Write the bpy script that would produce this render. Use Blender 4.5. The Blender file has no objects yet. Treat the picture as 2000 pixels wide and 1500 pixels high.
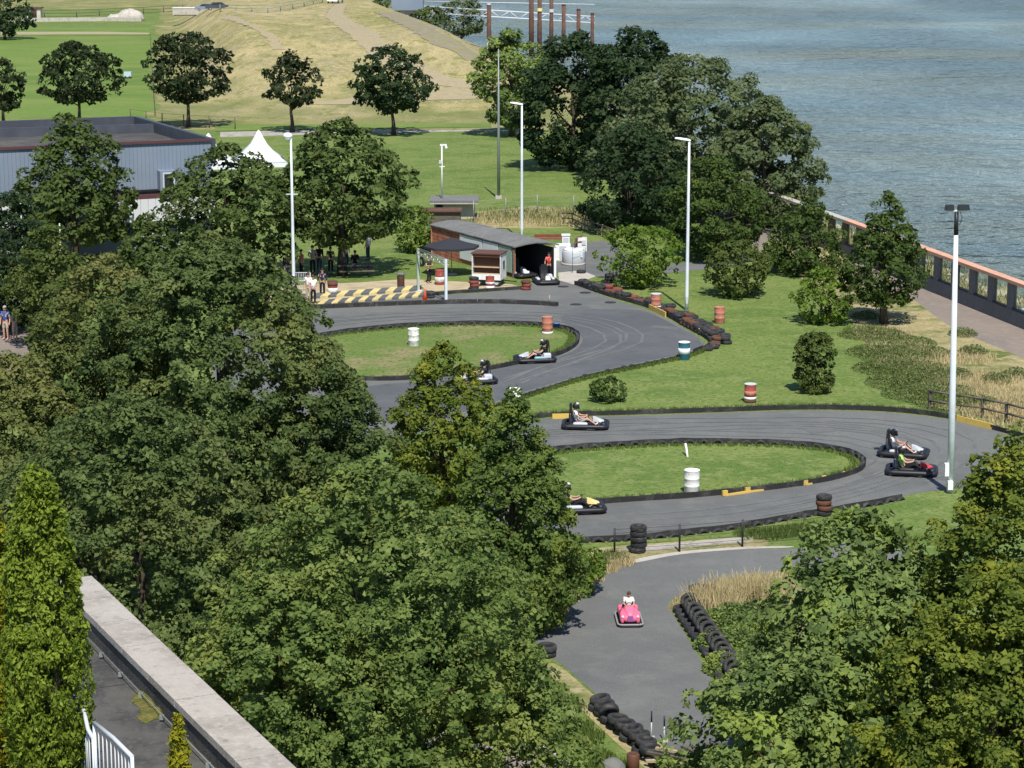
import bpy, bmesh, math, random
import numpy as np
from mathutils import Vector, Matrix
from mathutils.geometry import tessellate_polygon

S = bpy.context.scene
COL = S.collection
R = math.radians
random.seed(7)
# ------------------------------------------------------------------ camera
CAM_H, FPX = 22.0, 4400.0                      # height above the karting ground, focal length in photo pixels
PITCH = math.atan(916.0 / FPX)
cam = bpy.data.cameras.new('camera')
cam.sensor_width = 36.0
cam.lens = 36.0 * FPX / 2000.0
cam.clip_start, cam.clip_end = 0.5, 9000
camo = bpy.data.objects.new('camera', cam)
COL.objects.link(camo)
camo.location = (0, 0, CAM_H)
camo.rotation_euler = (math.pi / 2 - PITCH, 0, 0)
S.camera = camo
# ------------------------------------------------------------------ sky, sun, exposure
SUN_EL, SUN_AZ = 56.0, 9.0                     # behind the camera, 9 degrees to its right
sun_dir = Vector((math.sin(R(SUN_AZ)) * math.cos(R(SUN_EL)), -math.cos(R(SUN_AZ)) * math.cos(R(SUN_EL)), math.sin(R(SUN_EL))))
w = bpy.data.worlds.new('World'); S.world = w; w.use_nodes = True
nt = w.node_tree; nt.nodes.clear()
sky = nt.nodes.new('ShaderNodeTexSky'); sky.sky_type = 'NISHITA'; sky.sun_disc = False
sky.sun_elevation = R(SUN_EL); sky.sun_rotation = math.atan2(sun_dir.x, sun_dir.y)
sky.air_density = 1.0; sky.dust_density = 0.15; sky.ozone_density = 3.0; sky.altitude = 1200
bg = nt.nodes.new('ShaderNodeBackground'); bg.inputs[1].default_value = 0.095
wo = nt.nodes.new('ShaderNodeOutputWorld')
nt.links.new(sky.outputs[0], bg.inputs[0]); nt.links.new(bg.outputs[0], wo.inputs[0])
sl = bpy.data.lights.new('sun', 'SUN'); sl.energy = 3.9; sl.angle = R(0.55); sl.color = (1.0, 0.955, 0.87)
so = bpy.data.objects.new('sun', sl); COL.objects.link(so)
so.rotation_euler = sun_dir.to_track_quat('Z', 'Y').to_euler()
so.location = (20, -30, 60)
S.view_settings.view_transform = 'Standard'; S.view_settings.look = 'None'
S.view_settings.exposure = 0.62; S.view_settings.gamma = 1.0; S.view_settings.use_curve_mapping = False
S.render.engine = 'CYCLES'
S.cycles.max_bounces = 6; S.cycles.diffuse_bounces = 3; S.cycles.glossy_bounces = 3
S.cycles.transmission_bounces = 4; S.cycles.transparent_max_bounces = 8
S.cycles.use_denoising = True
S.cycles.sample_clamp_indirect = 4.0

# ------------------------------------------------------------------ helpers: place, name, build
def G(px, py, z=0.0):
    """where the sight line through a photo pixel meets the level z"""
    u, v = (px - 1000) / FPX, (py - 750) / FPX
    s = (CAM_H - z) / (math.sin(PITCH) + v * math.cos(PITCH))
    return Vector((u * s, s * (math.cos(PITCH) - v * math.sin(PITCH)), z))
def GL(pts, z=0.0): return [G(x, y, z) for x, y in pts]
def tag(o, label, cat, group=None):
    o['label'] = label; o['category'] = cat
    if group: o['group'] = group
    return o
def thing(name, label, cat, loc=(0, 0, 0), rz=0.0, group=None, scale=1.0):
    o = bpy.data.objects.new(name, None); COL.objects.link(o)
    o.empty_display_size = 0.3
    o.location = loc; o.rotation_euler = (0, 0, rz); o.scale = (scale,) * 3
    return tag(o, label, cat, group)
def link(name, me, parent=None, loc=(0, 0, 0), rot=(0, 0, 0), mat=None, scale=None):
    o = bpy.data.objects.new(name, me); COL.objects.link(o)
    o.location = loc; o.rotation_euler = rot
    if scale: o.scale = scale
    if parent: o.parent = parent
    if mat and not me.materials: me.materials.append(mat)
    return o
def copy_tree(o, parent=None):
    c = o.copy(); COL.objects.link(c); c.parent = parent
    for ch in list(o.children): copy_tree(ch, c)
    return c

class MB:
    def __init__(self): self.v = []; self.f = []; self.sm = []
    def add(self, vs, fs, smooth=False, M=None):
        n = len(self.v)
        self.v += [tuple(M @ Vector(p)) if M else tuple(p) for p in vs]
        self.f += [tuple(i + n for i in f) for f in fs]; self.sm += [smooth] * len(fs)
        return self
    def box(self, c, s, rz=0.0, M=None, taper=1.0):
        x, y, z = s[0] / 2, s[1] / 2, s[2] / 2
        vs = [(-x, -y, -z), (x, -y, -z), (x, y, -z), (-x, y, -z), (-x * taper, -y * taper, z), (x * taper, -y * taper, z), (x * taper, y * taper, z), (-x * taper, y * taper, z)]
        T = Matrix.Translation(c) @ Matrix.Rotation(rz, 4, 'Z')
        if M: T = M @ T
        return self.add(vs, [(3, 2, 1, 0), (4, 5, 6, 7), (0, 1, 5, 4), (1, 2, 6, 5), (2, 3, 7, 6), (3, 0, 4, 7)], False, T)
    def lathe(self, prof, n=16, M=None, caps=True, smooth=True):
        vs = []; fs = []
        for r, z in prof:
            vs += [(r * math.cos(2 * math.pi * i / n), r * math.sin(2 * math.pi * i / n), z) for i in range(n)]
        for j in range(len(prof) - 1):
            for i in range(n):
                a, b = j * n + i, j * n + (i + 1) % n
                fs.append((a, b, b + n, a + n))
        self.add(vs, fs, smooth, M)
        if caps:
            m = len(self.v) - len(vs)
            self.f.append(tuple(m + i for i in reversed(range(n)))); self.sm.append(False)
            self.f.append(tuple(m + (len(prof) - 1) * n + i for i in range(n))); self.sm.append(False)
        return self
    def tube(self, pts, rad, n=8, smooth=True):
        pts = [Vector(p) for p in pts]
        if not hasattr(rad, '__len__'): rad = [rad] * len(pts)
        vs = []; fs = []
        up0 = None
        for k, p in enumerate(pts):
            d = (pts[min(k + 1, len(pts) - 1)] - pts[max(k - 1, 0)]).normalized()
            if up0 is None: up0 = Vector((0, 0, 1)) if abs(d.z) < 0.9 else Vector((1, 0, 0))
            a = d.cross(up0)
            if a.length < 1e-4: a = d.cross(Vector((0, 1, 0.3)))
            a.normalize(); b = d.cross(a).normalized(); up0 = -b if (-b).dot(up0) > 0 else b
            vs += [tuple(p + (a * math.cos(2 * math.pi * i / n) + b * math.sin(2 * math.pi * i / n)) * rad[k]) for i in range(n)]
        for j in range(len(pts) - 1):
            for i in range(n):
                q, t = j * n + i, j * n + (i + 1) % n
                fs.append((q, t, t + n, q + n))
        fs.append(tuple(reversed(range(n)))); fs.append(tuple((len(pts) - 1) * n + i for i in range(n)))
        return self.add(vs, fs, smooth)
    def ring(self, c, rr, r, n=20, m=8, M=None):
        vs = []; fs = []
        for i in range(n):
            a = 2 * math.pi * i / n
            for j in range(m):
                b = 2 * math.pi * j / m
                vs.append((c[0] + (rr + r * math.cos(b)) * math.cos(a), c[1] + (rr + r * math.cos(b)) * math.sin(a), c[2] + r * math.sin(b)))
        for i in range(n):
            for j in range(m):
                fs.append((i * m + j, ((i + 1) % n) * m + j, ((i + 1) % n) * m + (j + 1) % m, i * m + (j + 1) % m))
        return self.add(vs, fs, True, M)
    def ball(self, c, r, n=12, m=8, z0=-1.0, z1=1.0, M=None):
        r = r if hasattr(r, '__len__') else (r, r, r)
        vs = []; fs = []
        for j in range(m + 1):
            s = z0 + (z1 - z0) * j / m
            s = max(-0.999, min(0.999, math.sin(math.asin(max(-1, min(1, z0))) + (math.asin(min(1, z1)) - math.asin(max(-1, z0))) * j / m)))
            q = math.sqrt(1 - s * s)
            vs += [(c[0] + r[0] * q * math.cos(2 * math.pi * i / n), c[1] + r[1] * q * math.sin(2 * math.pi * i / n), c[2] + r[2] * s) for i in range(n)]
        for j in range(m):
            for i in range(n):
                a, b = j * n + i, j * n + (i + 1) % n
                fs.append((a, b, b + n, a + n))
        fs.append(tuple(reversed(range(n)))); fs.append(tuple(m * n + i for i in range(n)))
        return self.add(vs, fs, True, M)
    def prism(self, poly, z0, z1, M=None):
        n = len(poly)
        vs = [(p[0], p[1], z0) for p in poly] + [(p[0], p[1], z1) for p in poly]
        fs = [tuple(reversed(range(n))), tuple(range(n, 2 * n))] + [(i, (i + 1) % n, n + (i + 1) % n, n + i) for i in range(n)]
        return self.add(vs, fs, False, M)
    def loft(self, rings, smooth=True, M=None):
        n = len(rings[0]); vs = [p for r in rings for p in r]; fs = []
        for j in range(len(rings) - 1):
            for i in range(n):
                a, b = j * n + i, j * n + (i + 1) % n
                fs.append((a, b, b + n, a + n))
        fs.append(tuple(reversed(range(n)))); fs.append(tuple((len(rings) - 1) * n + i for i in range(n)))
        return self.add(vs, fs, smooth, M)
    def mesh(self, name, mat=None):
        me = bpy.data.meshes.new(name); me.from_pydata(self.v, [], self.f)
        me.polygons.foreach_set('use_smooth', self.sm); me.update()
        if mat: me.materials.append(mat)
        return me
    def build(self, name, mat, parent=None, loc=(0, 0, 0), rot=(0, 0, 0)):
        return link(name, self.mesh(name, mat), parent, loc, rot)

def catmull(pts, k=6, closed=False):
    pts = [Vector(p) for p in pts]; out = []; n = len(pts)
    rng = range(n) if closed else range(n - 1)
    for i in rng:
        if closed: p0, p1, p2, p3 = pts[i - 1], pts[i], pts[(i + 1) % n], pts[(i + 2) % n]
        else: p0, p1, p2, p3 = pts[max(i - 1, 0)], pts[i], pts[i + 1], pts[min(i + 2, n - 1)]
        for j in range(k):
            t = j / k
            out.append(0.5 * ((2 * p1) + (p2 - p0) * t + (2 * p0 - 5 * p1 + 4 * p2 - p3) * t * t + (3 * p1 - p0 - 3 * p2 + p3) * t ** 3))
    if not closed: out.append(pts[-1])
    return out
def resample(pts, step):
    pts = [Vector(p) for p in pts]; out = [pts[0].copy()]; acc = 0.0
    for a, b in zip(pts, pts[1:]):
        L = (b - a).length
        if L < 1e-6: continue
        t = step - acc
        while t <= L:
            out.append(a + (b - a) * (t / L)); t += step
        acc = L - (t - step)
    return out
def sheet(name, pts, z, mat, kind='structure', label=None):
    """a flat polygon lying on the ground"""
    vs = [(p[0], p[1], z) for p in pts]
    tris = tessellate_polygon([[Vector(v) for v in vs]])
    me = bpy.data.meshes.new(name); me.from_pydata(vs, [], [tuple(t) for t in tris]); me.update()
    bm = bmesh.new(); bm.from_mesh(me); bmesh.ops.recalc_face_normals(bm, faces=bm.faces)
    for f in bm.faces:
        if f.normal.z < 0: f.normal_flip()
    bm.to_mesh(me); bm.free()
    o = link(name, me, None, mat=mat); o['kind'] = kind
    if label: o['label'] = label
    return o

# ------------------------------------------------------------------ materials
MATS = {}
def nd(nt, typ, **kw):
    n = nt.nodes.new(typ)
    for k, v in kw.items(): setattr(n, k, v)
    return n
def mat(name, col, rough=0.7, metal=0.0, layers=(), bump=0.0, bscale=30.0, spec=0.3, world=True, stretch=(1, 1, 1), alpha=None, coat=0.0):
    """base colour broken up by noise layers (scale, colour, low, high)"""
    if name in MATS: return MATS[name]
    m = bpy.data.materials.new(name); m.use_nodes = True; t = m.node_tree
    p = t.nodes['Principled BSDF']
    p.inputs['Roughness'].default_value = rough; p.inputs['Metallic'].default_value = metal
    p.inputs['Specular IOR Level'].default_value = spec
    p.inputs['Coat Weight'].default_value = coat
    p.inputs['Base Color'].default_value = (*col, 1)
    mp = nd(t, 'ShaderNodeMapping'); mp.inputs['Scale'].default_value = stretch
    if world: src = nd(t, 'ShaderNodeNewGeometry').outputs['Position']
    else: src = nd(t, 'ShaderNodeTexCoord').outputs['Object']
    t.links.new(src, mp.inputs[0])
    cur = None
    for i, (sc, c2, lo, hi) in enumerate(layers):
        n = nd(t, 'ShaderNodeTexNoise'); n.inputs['Scale'].default_value = sc; n.inputs['Detail'].default_value = 5; n.inputs['Roughness'].default_value = 0.6
        t.links.new(mp.outputs[0], n.inputs['Vector'])
        r = nd(t, 'ShaderNodeMapRange'); r.inputs[1].default_value = lo; r.inputs[2].default_value = hi
        t.links.new(n.outputs[0], r.inputs[0])
        mx = nd(t, 'ShaderNodeMix', data_type='RGBA'); mx.inputs[7].default_value = (*c2, 1)
        if cur is None: mx.inputs[6].default_value = (*col, 1)
        else: t.links.new(cur, mx.inputs[6])
        t.links.new(r.outputs[0], mx.inputs[0]); cur = mx.outputs[2]
    if cur is not None: t.links.new(cur, p.inputs['Base Color'])
    if bump:
        n = nd(t, 'ShaderNodeTexNoise'); n.inputs['Scale'].default_value = bscale; n.inputs['Detail'].default_value = 4
        t.links.new(mp.outputs[0], n.inputs['Vector'])
        b = nd(t, 'ShaderNodeBump'); b.inputs['Strength'].default_value = bump; b.inputs['Distance'].default_value = 0.05
        t.links.new(n.outputs[0], b.inputs['Height']); t.links.new(b.outputs[0], p.inputs['Normal'])
    MATS[name] = m; return m
def leafmat(name, c1, c2, c3=None, trans=0.36, nscale=0.5):
    """leaf tissue: two greens mixed leaf by leaf, a third in patches of twigs"""
    if name in MATS: return MATS[name]
    m = bpy.data.materials.new(name); m.use_nodes = True; t = m.node_tree
    p = t.nodes['Principled BSDF']; out = t.nodes['Material Output']
    p.inputs['Roughness'].default_value = 0.55; p.inputs['Specular IOR Level'].default_value = 0.12
    at = nd(t, 'ShaderNodeAttribute', attribute_name='tint')
    mx = nd(t, 'ShaderNodeMix', data_type='RGBA'); mx.inputs[6].default_value = (*c1, 1); mx.inputs[7].default_value = (*c2, 1)
    t.links.new(at.outputs['Fac'], mx.inputs[0])
    cur = mx.outputs[2]
    if c3:
        n = nd(t, 'ShaderNodeTexNoise'); n.inputs['Scale'].default_value = nscale; n.inputs['Detail'].default_value = 3
        t.links.new(nd(t, 'ShaderNodeNewGeometry').outputs['Position'], n.inputs['Vector'])
        r = nd(t, 'ShaderNodeMapRange'); r.inputs[1].default_value = 0.5; r.inputs[2].default_value = 0.68
        t.links.new(n.outputs[0], r.inputs[0])
        m2 = nd(t, 'ShaderNodeMix', data_type='RGBA'); m2.inputs[7].default_value = (*c3, 1)
        t.links.new(cur, m2.inputs[6]); t.links.new(r.outputs[0], m2.inputs[0]); cur = m2.outputs[2]
    t.links.new(cur, p.inputs['Base Color'])
    tr = nd(t, 'ShaderNodeBsdfTranslucent'); t.links.new(cur, tr.inputs[0])
    ms = nd(t, 'ShaderNodeMixShader'); ms.inputs[0].default_value = trans
    t.links.new(p.outputs[0], ms.inputs[1]); t.links.new(tr.outputs[0], ms.inputs[2]); t.links.new(ms.outputs[0], out.inputs[0])
    MATS[name] = m; return m

M_lawn = mat('lawn_grass', (0.124, 0.184, 0.042), 0.9, layers=[(0.06, (0.175, 0.215, 0.060), 0.42, 0.60), (0.22, (0.090, 0.150, 0.032), 0.46, 0.60), (0.8, (0.18, 0.22, 0.068), 0.5, 0.66), (2.0, (0.215, 0.23, 0.095), 0.54, 0.68), (4.5, (0.062, 0.108, 0.020), 0.5, 0.66), (13, (0.19, 0.22, 0.075), 0.52, 0.70)], bump=0.9, bscale=9, spec=0.1)
M_wornlawn = mat('worn_lawn', (0.112, 0.172, 0.038), 0.9, layers=[(0.24, (0.25, 0.21, 0.11), 0.50, 0.62), (1.7, (0.15, 0.185, 0.060), 0.48, 0.72), (4.5, (0.062, 0.105, 0.022), 0.5, 0.66), (13, (0.19, 0.22, 0.075), 0.52, 0.70)], bump=0.9, bscale=9, spec=0.1)
M_meadow = mat('meadow_grass', (0.130, 0.200, 0.042), 0.9, layers=[(0.022, (0.095, 0.160, 0.032), 0.42, 0.60), (0.09, (0.160, 0.215, 0.052), 0.46, 0.62), (0.5, (0.185, 0.22, 0.066), 0.5, 0.7), (3, (0.10, 0.155, 0.032), 0.5, 0.7)], bump=0.6, bscale=5, spec=0.1, stretch=(0.4, 1, 1))
M_dry = mat('dry_grass', (0.325, 0.275, 0.165), 0.95, layers=[(0.040, (0.20, 0.200, 0.070), 0.42, 0.60), (0.16, (0.44, 0.36, 0.185), 0.45, 0.66), (0.45, (0.185, 0.19, 0.066), 0.50, 0.64), (1.6, (0.43, 0.35, 0.18), 0.50, 0.68), (4.0, (0.22, 0.19, 0.085), 0.50, 0.68)], bump=0.9, bscale=2.5, spec=0.05, stretch=(1, 0.45, 1))
M_scrub = mat('rough_dry_verge', (0.33, 0.275, 0.145), 0.95, layers=[(0.35, (0.10, 0.135, 0.035), 0.48, 0.62), (1.2, (0.42, 0.35, 0.21), 0.5, 0.7), (5, (0.16, 0.16, 0.06), 0.5, 0.7)], bump=1.0, bscale=5, spec=0.05)
M_asph = mat('worn_asphalt', (0.148, 0.150, 0.143), 0.85, layers=[(0.10, (0.108, 0.112, 0.110), 0.42, 0.62), (0.7, (0.165, 0.166, 0.158), 0.48, 0.72), (5, (0.12, 0.122, 0.118), 0.5, 0.7), (16, (0.185, 0.185, 0.176), 0.54, 0.72)], bump=0.25, bscale=60, spec=0.2)
M_asphdark = mat('rubbered_asphalt', (0.088, 0.093, 0.098), 0.8, layers=[(0.2, (0.115, 0.119, 0.122), 0.42, 0.65), (1.4, (0.075, 0.08, 0.085), 0.5, 0.75), (14, (0.12, 0.122, 0.122), 0.5, 0.75)], bump=0.25, bscale=60, spec=0.25)
M_asphbrown = mat('brown_paving', (0.235, 0.195, 0.165), 0.9, layers=[(0.2, (0.19, 0.165, 0.145), 0.42, 0.65), (2.0, (0.28, 0.24, 0.20), 0.5, 0.75)], bump=0.2, bscale=30, spec=0.1)
M_racing = mat('racing_line_rubber', (0.088, 0.09, 0.092), 0.75, layers=[(0.5, (0.145, 0.145, 0.142), 0.35, 0.65)], spec=0.25)
M_sand = mat('sand', (0.44, 0.36, 0.235), 0.95, layers=[(0.8, (0.30, 0.25, 0.16), 0.45, 0.7)], bump=0.5, bscale=15)
M_gravel = mat('pale_gravel', (0.37, 0.345, 0.30), 0.95, layers=[(1.2, (0.20, 0.19, 0.15), 0.45, 0.65), (6, (0.45, 0.42, 0.37), 0.5, 0.7)], bump=0.7, bscale=14)
M_conc = mat('concrete', (0.43, 0.40, 0.35), 0.9, layers=[(0.9, (0.34, 0.31, 0.27), 0.45, 0.7), (7, (0.5, 0.46, 0.40), 0.5, 0.75)], bump=0.3, bscale=25)
M_coping = mat('weathered_coping', (0.40, 0.362, 0.318), 0.9, layers=[(1.1, (0.30, 0.268, 0.232), 0.45, 0.64), (4, (0.23, 0.205, 0.178), 0.55, 0.70), (9, (0.46, 0.42, 0.37), 0.5, 0.75), (30, (0.33, 0.29, 0.25), 0.55, 0.75)], bump=0.4, bscale=35)
M_felt = mat('roofing_felt', (0.060, 0.058, 0.056), 0.9, layers=[(0.45, (0.098, 0.092, 0.082), 0.46, 0.60), (1.6, (0.045, 0.044, 0.043), 0.5, 0.66), (12, (0.11, 0.105, 0.1), 0.5, 0.75)], bump=0.4, bscale=40)
M_roofgrey = mat('grey_roof_sheet', (0.155, 0.155, 0.152), 0.9, layers=[(0.7, (0.20, 0.198, 0.19), 0.45, 0.7), (6, (0.12, 0.12, 0.12), 0.5, 0.75)], bump=0.3, bscale=25)
M_moss = mat('moss', (0.10, 0.105, 0.020), 0.95, layers=[(5, (0.19, 0.155, 0.05), 0.45, 0.65), (14, (0.05, 0.06, 0.015), 0.5, 0.7)], bump=1.0, bscale=18)
M_rubber = mat('black_rubber', (0.024, 0.024, 0.026), 0.75, layers=[(5, (0.075, 0.072, 0.066), 0.5, 0.72)], spec=0.4, bump=0.2, bscale=30)
M_belt = mat('dusty_rubber_belt', (0.030, 0.029, 0.029), 0.8, layers=[(1.4, (0.10, 0.095, 0.084), 0.5, 0.74), (9, (0.018, 0.018, 0.018), 0.5, 0.7)], spec=0.3)
M_redtyre = mat('faded_red_rubber', (0.22, 0.060, 0.042), 0.8, layers=[(3, (0.14, 0.05, 0.04), 0.45, 0.7)])
M_browntyre = mat('rusty_brown_rubber', (0.13, 0.055, 0.030), 0.85, layers=[(3, (0.05, 0.035, 0.03), 0.45, 0.7)])
M_black = mat('black_plastic', (0.014, 0.014, 0.017), 0.5, spec=0.45)
M_white = mat('white_paint', (0.78, 0.78, 0.76), 0.5, layers=[(3, (0.62, 0.60, 0.56), 0.5, 0.75)], world=False)
M_offwhite = mat('stained_white_paint', (0.72, 0.71, 0.67), 0.6, layers=[(2.5, (0.44, 0.41, 0.36), 0.5, 0.68), (7, (0.12, 0.11, 0.10), 0.62, 0.7)], world=True)
M_galv = mat('galvanised_steel', (0.66, 0.70, 0.73), 0.45, 0.0, layers=[(2, (0.56, 0.60, 0.63), 0.45, 0.7)])
M_greypole = mat('grey_green_steel', (0.24, 0.27, 0.25), 0.5, 0.2)
M_silver = mat('bare_aluminium', (0.62, 0.62, 0.63), 0.35, 0.8)
M_palegrey = mat('pale_grey_plastic', (0.50, 0.52, 0.54), 0.5)
M_yellow = mat('yellow_paint', (0.62, 0.42, 0.09), 0.7, layers=[(3, (0.45, 0.33, 0.12), 0.5, 0.72)])
M_brightyellow = mat('bright_yellow_paint', (0.74, 0.60, 0.24), 0.7, layers=[(4, (0.55, 0.45, 0.17), 0.5, 0.72)])
M_red = mat('red_paint', (0.34, 0.070, 0.050), 0.65, layers=[(4, (0.20, 0.06, 0.045), 0.45, 0.7), (9, (0.40, 0.20, 0.16), 0.56, 0.72)])
M_fadedred = mat('faded_orange_red_paint', (0.44, 0.165, 0.110), 0.75, layers=[(3, (0.33, 0.115, 0.075), 0.45, 0.7), (9, (0.50, 0.27, 0.20), 0.5, 0.75)])
M_orange = mat('orange_plastic', (0.62, 0.13, 0.055), 0.5)
M_rust = mat('rusty_steel', (0.120, 0.060, 0.042), 0.85, layers=[(0.8, (0.075, 0.040, 0.032), 0.42, 0.65), (4, (0.18, 0.085, 0.052), 0.5, 0.75)])
M_bluegreen = mat('teal_paint', (0.025, 0.125, 0.165), 0.45)
M_blue = mat('blue_plastic', (0.02, 0.07, 0.30), 0.45)
M_brick = mat('orange_brick', (0.42, 0.175, 0.110), 0.9, layers=[(2, (0.30, 0.095, 0.06), 0.45, 0.7)])
M_darkint = mat('painted_dark_interior', (0.020, 0.021, 0.026), 0.9)  # near black that carries the shade inside shed and cockpit; also the toy seat
M_timber = mat('grey_weathered_timber', (0.125, 0.105, 0.082), 0.9, layers=[(3, (0.075, 0.062, 0.05), 0.45, 0.7)], stretch=(1, 1, 4))
M_paletimber = mat('pale_timber', (0.42, 0.34, 0.22), 0.85, layers=[(3, (0.33, 0.26, 0.16), 0.45, 0.7)])
M_brown = mat('brown_varnished_wood', (0.115, 0.050, 0.030), 0.6)
M_clad = mat('blue_grey_cladding', (0.185, 0.228, 0.290), 0.5, 0.0, layers=[(0.4, (0.21, 0.25, 0.31), 0.45, 0.7)])
M_trim = mat('maroon_trim', (0.095, 0.040, 0.042), 0.6)
M_slate = mat('dark_parapet_sheet', (0.060, 0.066, 0.082), 0.55, 0.1, layers=[(1.0, (0.08, 0.088, 0.105), 0.45, 0.7)])
M_puddle = mat('pale_puddle_sheen', (0.36, 0.40, 0.46), 0.7, layers=[(0.5, (0.33, 0.37, 0.43), 0.45, 0.65)])  # pale colour standing for the bright surface of a puddle
M_cream = mat('cream_render', (0.56, 0.51, 0.42), 0.9, layers=[(1.5, (0.46, 0.41, 0.33), 0.5, 0.7)])
M_sign = mat('pale_fascia', (0.58, 0.585, 0.60), 0.7)
M_tan = mat('faded_tan_lettering', (0.40, 0.335, 0.285), 0.8)
M_glass = mat('dark_glazing', (0.03, 0.035, 0.045), 0.08, spec=0.6)
M_tent = mat('white_canvas', (0.72, 0.74, 0.76), 0.7, layers=[(2, (0.64, 0.66, 0.70), 0.5, 0.75)])
M_parasol = mat('charcoal_canvas', (0.030, 0.032, 0.040), 0.85)
M_wallgrey = mat('grey_river_wall', (0.145, 0.143, 0.152), 0.85, layers=[(0.7, (0.175, 0.172, 0.178), 0.45, 0.7), (4, (0.115, 0.113, 0.118), 0.5, 0.75)], bump=0.2, bscale=20)
M_terracotta = mat('terracotta_capping', (0.60, 0.325, 0.215), 0.85, layers=[(0.9, (0.50, 0.26, 0.165), 0.45, 0.7), (6, (0.66, 0.41, 0.30), 0.5, 0.75)])
M_rock = mat('pale_rock', (0.47, 0.43, 0.37), 0.9, layers=[(2, (0.33, 0.30, 0.25), 0.45, 0.7)], bump=0.6, bscale=8)
M_bark = mat('bark', (0.085, 0.065, 0.045), 0.95, layers=[(3, (0.05, 0.038, 0.028), 0.45, 0.7)], bump=0.8, bscale=12, stretch=(1, 1, 0.3))
M_skin = mat('skin', (0.52, 0.30, 0.21), 0.6)
M_hairbrown = mat('brown_hair', (0.075, 0.042, 0.022), 0.7)
M_hairdark = mat('dark_hair', (0.015, 0.011, 0.009), 0.6)
M_hairgrey = mat('grey_hair', (0.35, 0.33, 0.31), 0.7)
M_wshirt = mat('white_cotton', (0.80, 0.76, 0.74), 0.9)
M_greyshirt = mat('grey_cotton', (0.30, 0.30, 0.33), 0.9)
M_blueshirt = mat('blue_cotton', (0.030, 0.085, 0.26), 0.9)
M_greenshirt = mat('lime_cotton', (0.36, 0.66, 0.16), 0.9)
M_olive = mat('dark_olive_cotton', (0.035, 0.050, 0.030), 0.9)
M_blackcl = mat('black_cotton', (0.012, 0.012, 0.016), 0.9)
M_navy = mat('navy_cotton', (0.018, 0.024, 0.055), 0.9)
M_pinkshirt = mat('pink_cotton', (0.55, 0.14, 0.14), 0.9)
M_denim = mat('denim', (0.045, 0.065, 0.11), 0.9)
M_beige = mat('beige_cotton', (0.42, 0.35, 0.26), 0.9)
M_pink = mat('pink_plastic', (0.74, 0.150, 0.255), 0.45, coat=0.1, layers=[(6, (0.66, 0.11, 0.20), 0.5, 0.75)], world=False)
M_purple = mat('purple_plastic', (0.26, 0.06, 0.26), 0.4)
M_lens = mat('pale_pink_lens', (0.80, 0.52, 0.66), 0.25)
M_visor = mat('smoked_visor', (0.02, 0.022, 0.03), 0.1, spec=0.6)
M_kartred = mat('red_bodywork', (0.50, 0.03, 0.03), 0.35)
M_kartteal = mat('pale_teal_bodywork', (0.22, 0.42, 0.50), 0.35)
M_lamp = mat('white_lamp_housing', (0.80, 0.82, 0.84), 0.4)

# the embankment greens towards its damp foot
tt = M_dry.node_tree; pb_ = tt.nodes['Principled BSDF']; src = pb_.inputs['Base Color'].links[0].from_socket
gz = nd(tt, 'ShaderNodeNewGeometry'); sz = nd(tt, 'ShaderNodeSeparateXYZ'); tt.links.new(gz.outputs['Position'], sz.inputs[0])
nz = nd(tt, 'ShaderNodeTexNoise'); nz.inputs['Scale'].default_value = 0.12; nz.inputs['Detail'].default_value = 5; tt.links.new(gz.outputs['Position'], nz.inputs['Vector'])
mz = nd(tt, 'ShaderNodeMath', operation='MULTIPLY_ADD'); mz.inputs[1].default_value = 5.5; tt.links.new(nz.outputs[0], mz.inputs[0]); tt.links.new(sz.outputs['Z'], mz.inputs[2])
rz_ = nd(tt, 'ShaderNodeMapRange'); rz_.inputs[1].default_value = 2.3; rz_.inputs[2].default_value = 4.4; rz_.inputs[3].default_value = 0.72; rz_.inputs[4].default_value = 0.0; tt.links.new(mz.outputs[0], rz_.inputs[0])
xz = nd(tt, 'ShaderNodeMix', data_type='RGBA'); xz.inputs[7].default_value = (0.125, 0.155, 0.045, 1); tt.links.new(src, xz.inputs[6]); tt.links.new(rz_.outputs[0], xz.inputs[0]); tt.links.new(xz.outputs[2], pb_.inputs['Base Color'])
# water
M_water = bpy.data.materials.new('river_water'); M_water.use_nodes = True
t = M_water.node_tree; p = t.nodes['Principled BSDF']
p.inputs['Roughness'].default_value = 0.08; p.inputs['IOR'].default_value = 1.33
gp = nd(t, 'ShaderNodeNewGeometry')
mp = nd(t, 'ShaderNodeMapping'); mp.inputs['Scale'].default_value = (0.011, 0.030, 1); t.links.new(gp.outputs['Position'], mp.inputs[0])
n0 = nd(t, 'ShaderNodeTexNoise'); n0.inputs['Scale'].default_value = 1.0; n0.inputs['Detail'].default_value = 5; t.links.new(mp.outputs[0], n0.inputs['Vector'])
rp = nd(t, 'ShaderNodeMapRange'); rp.inputs[1].default_value = 0.40; rp.inputs[2].default_value = 0.66; t.links.new(n0.outputs[0], rp.inputs[0])
mx = nd(t, 'ShaderNodeMix', data_type='RGBA'); mx.inputs[6].default_value = (0.085, 0.128, 0.148, 1); mx.inputs[7].default_value = (0.125, 0.138, 0.112, 1); p.inputs['Specular IOR Level'].default_value = 0.0
t.links.new(rp.outputs[0], mx.inputs[0]); t.links.new(mx.outputs[2], p.inputs['Base Color'])
hsum = None
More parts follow.
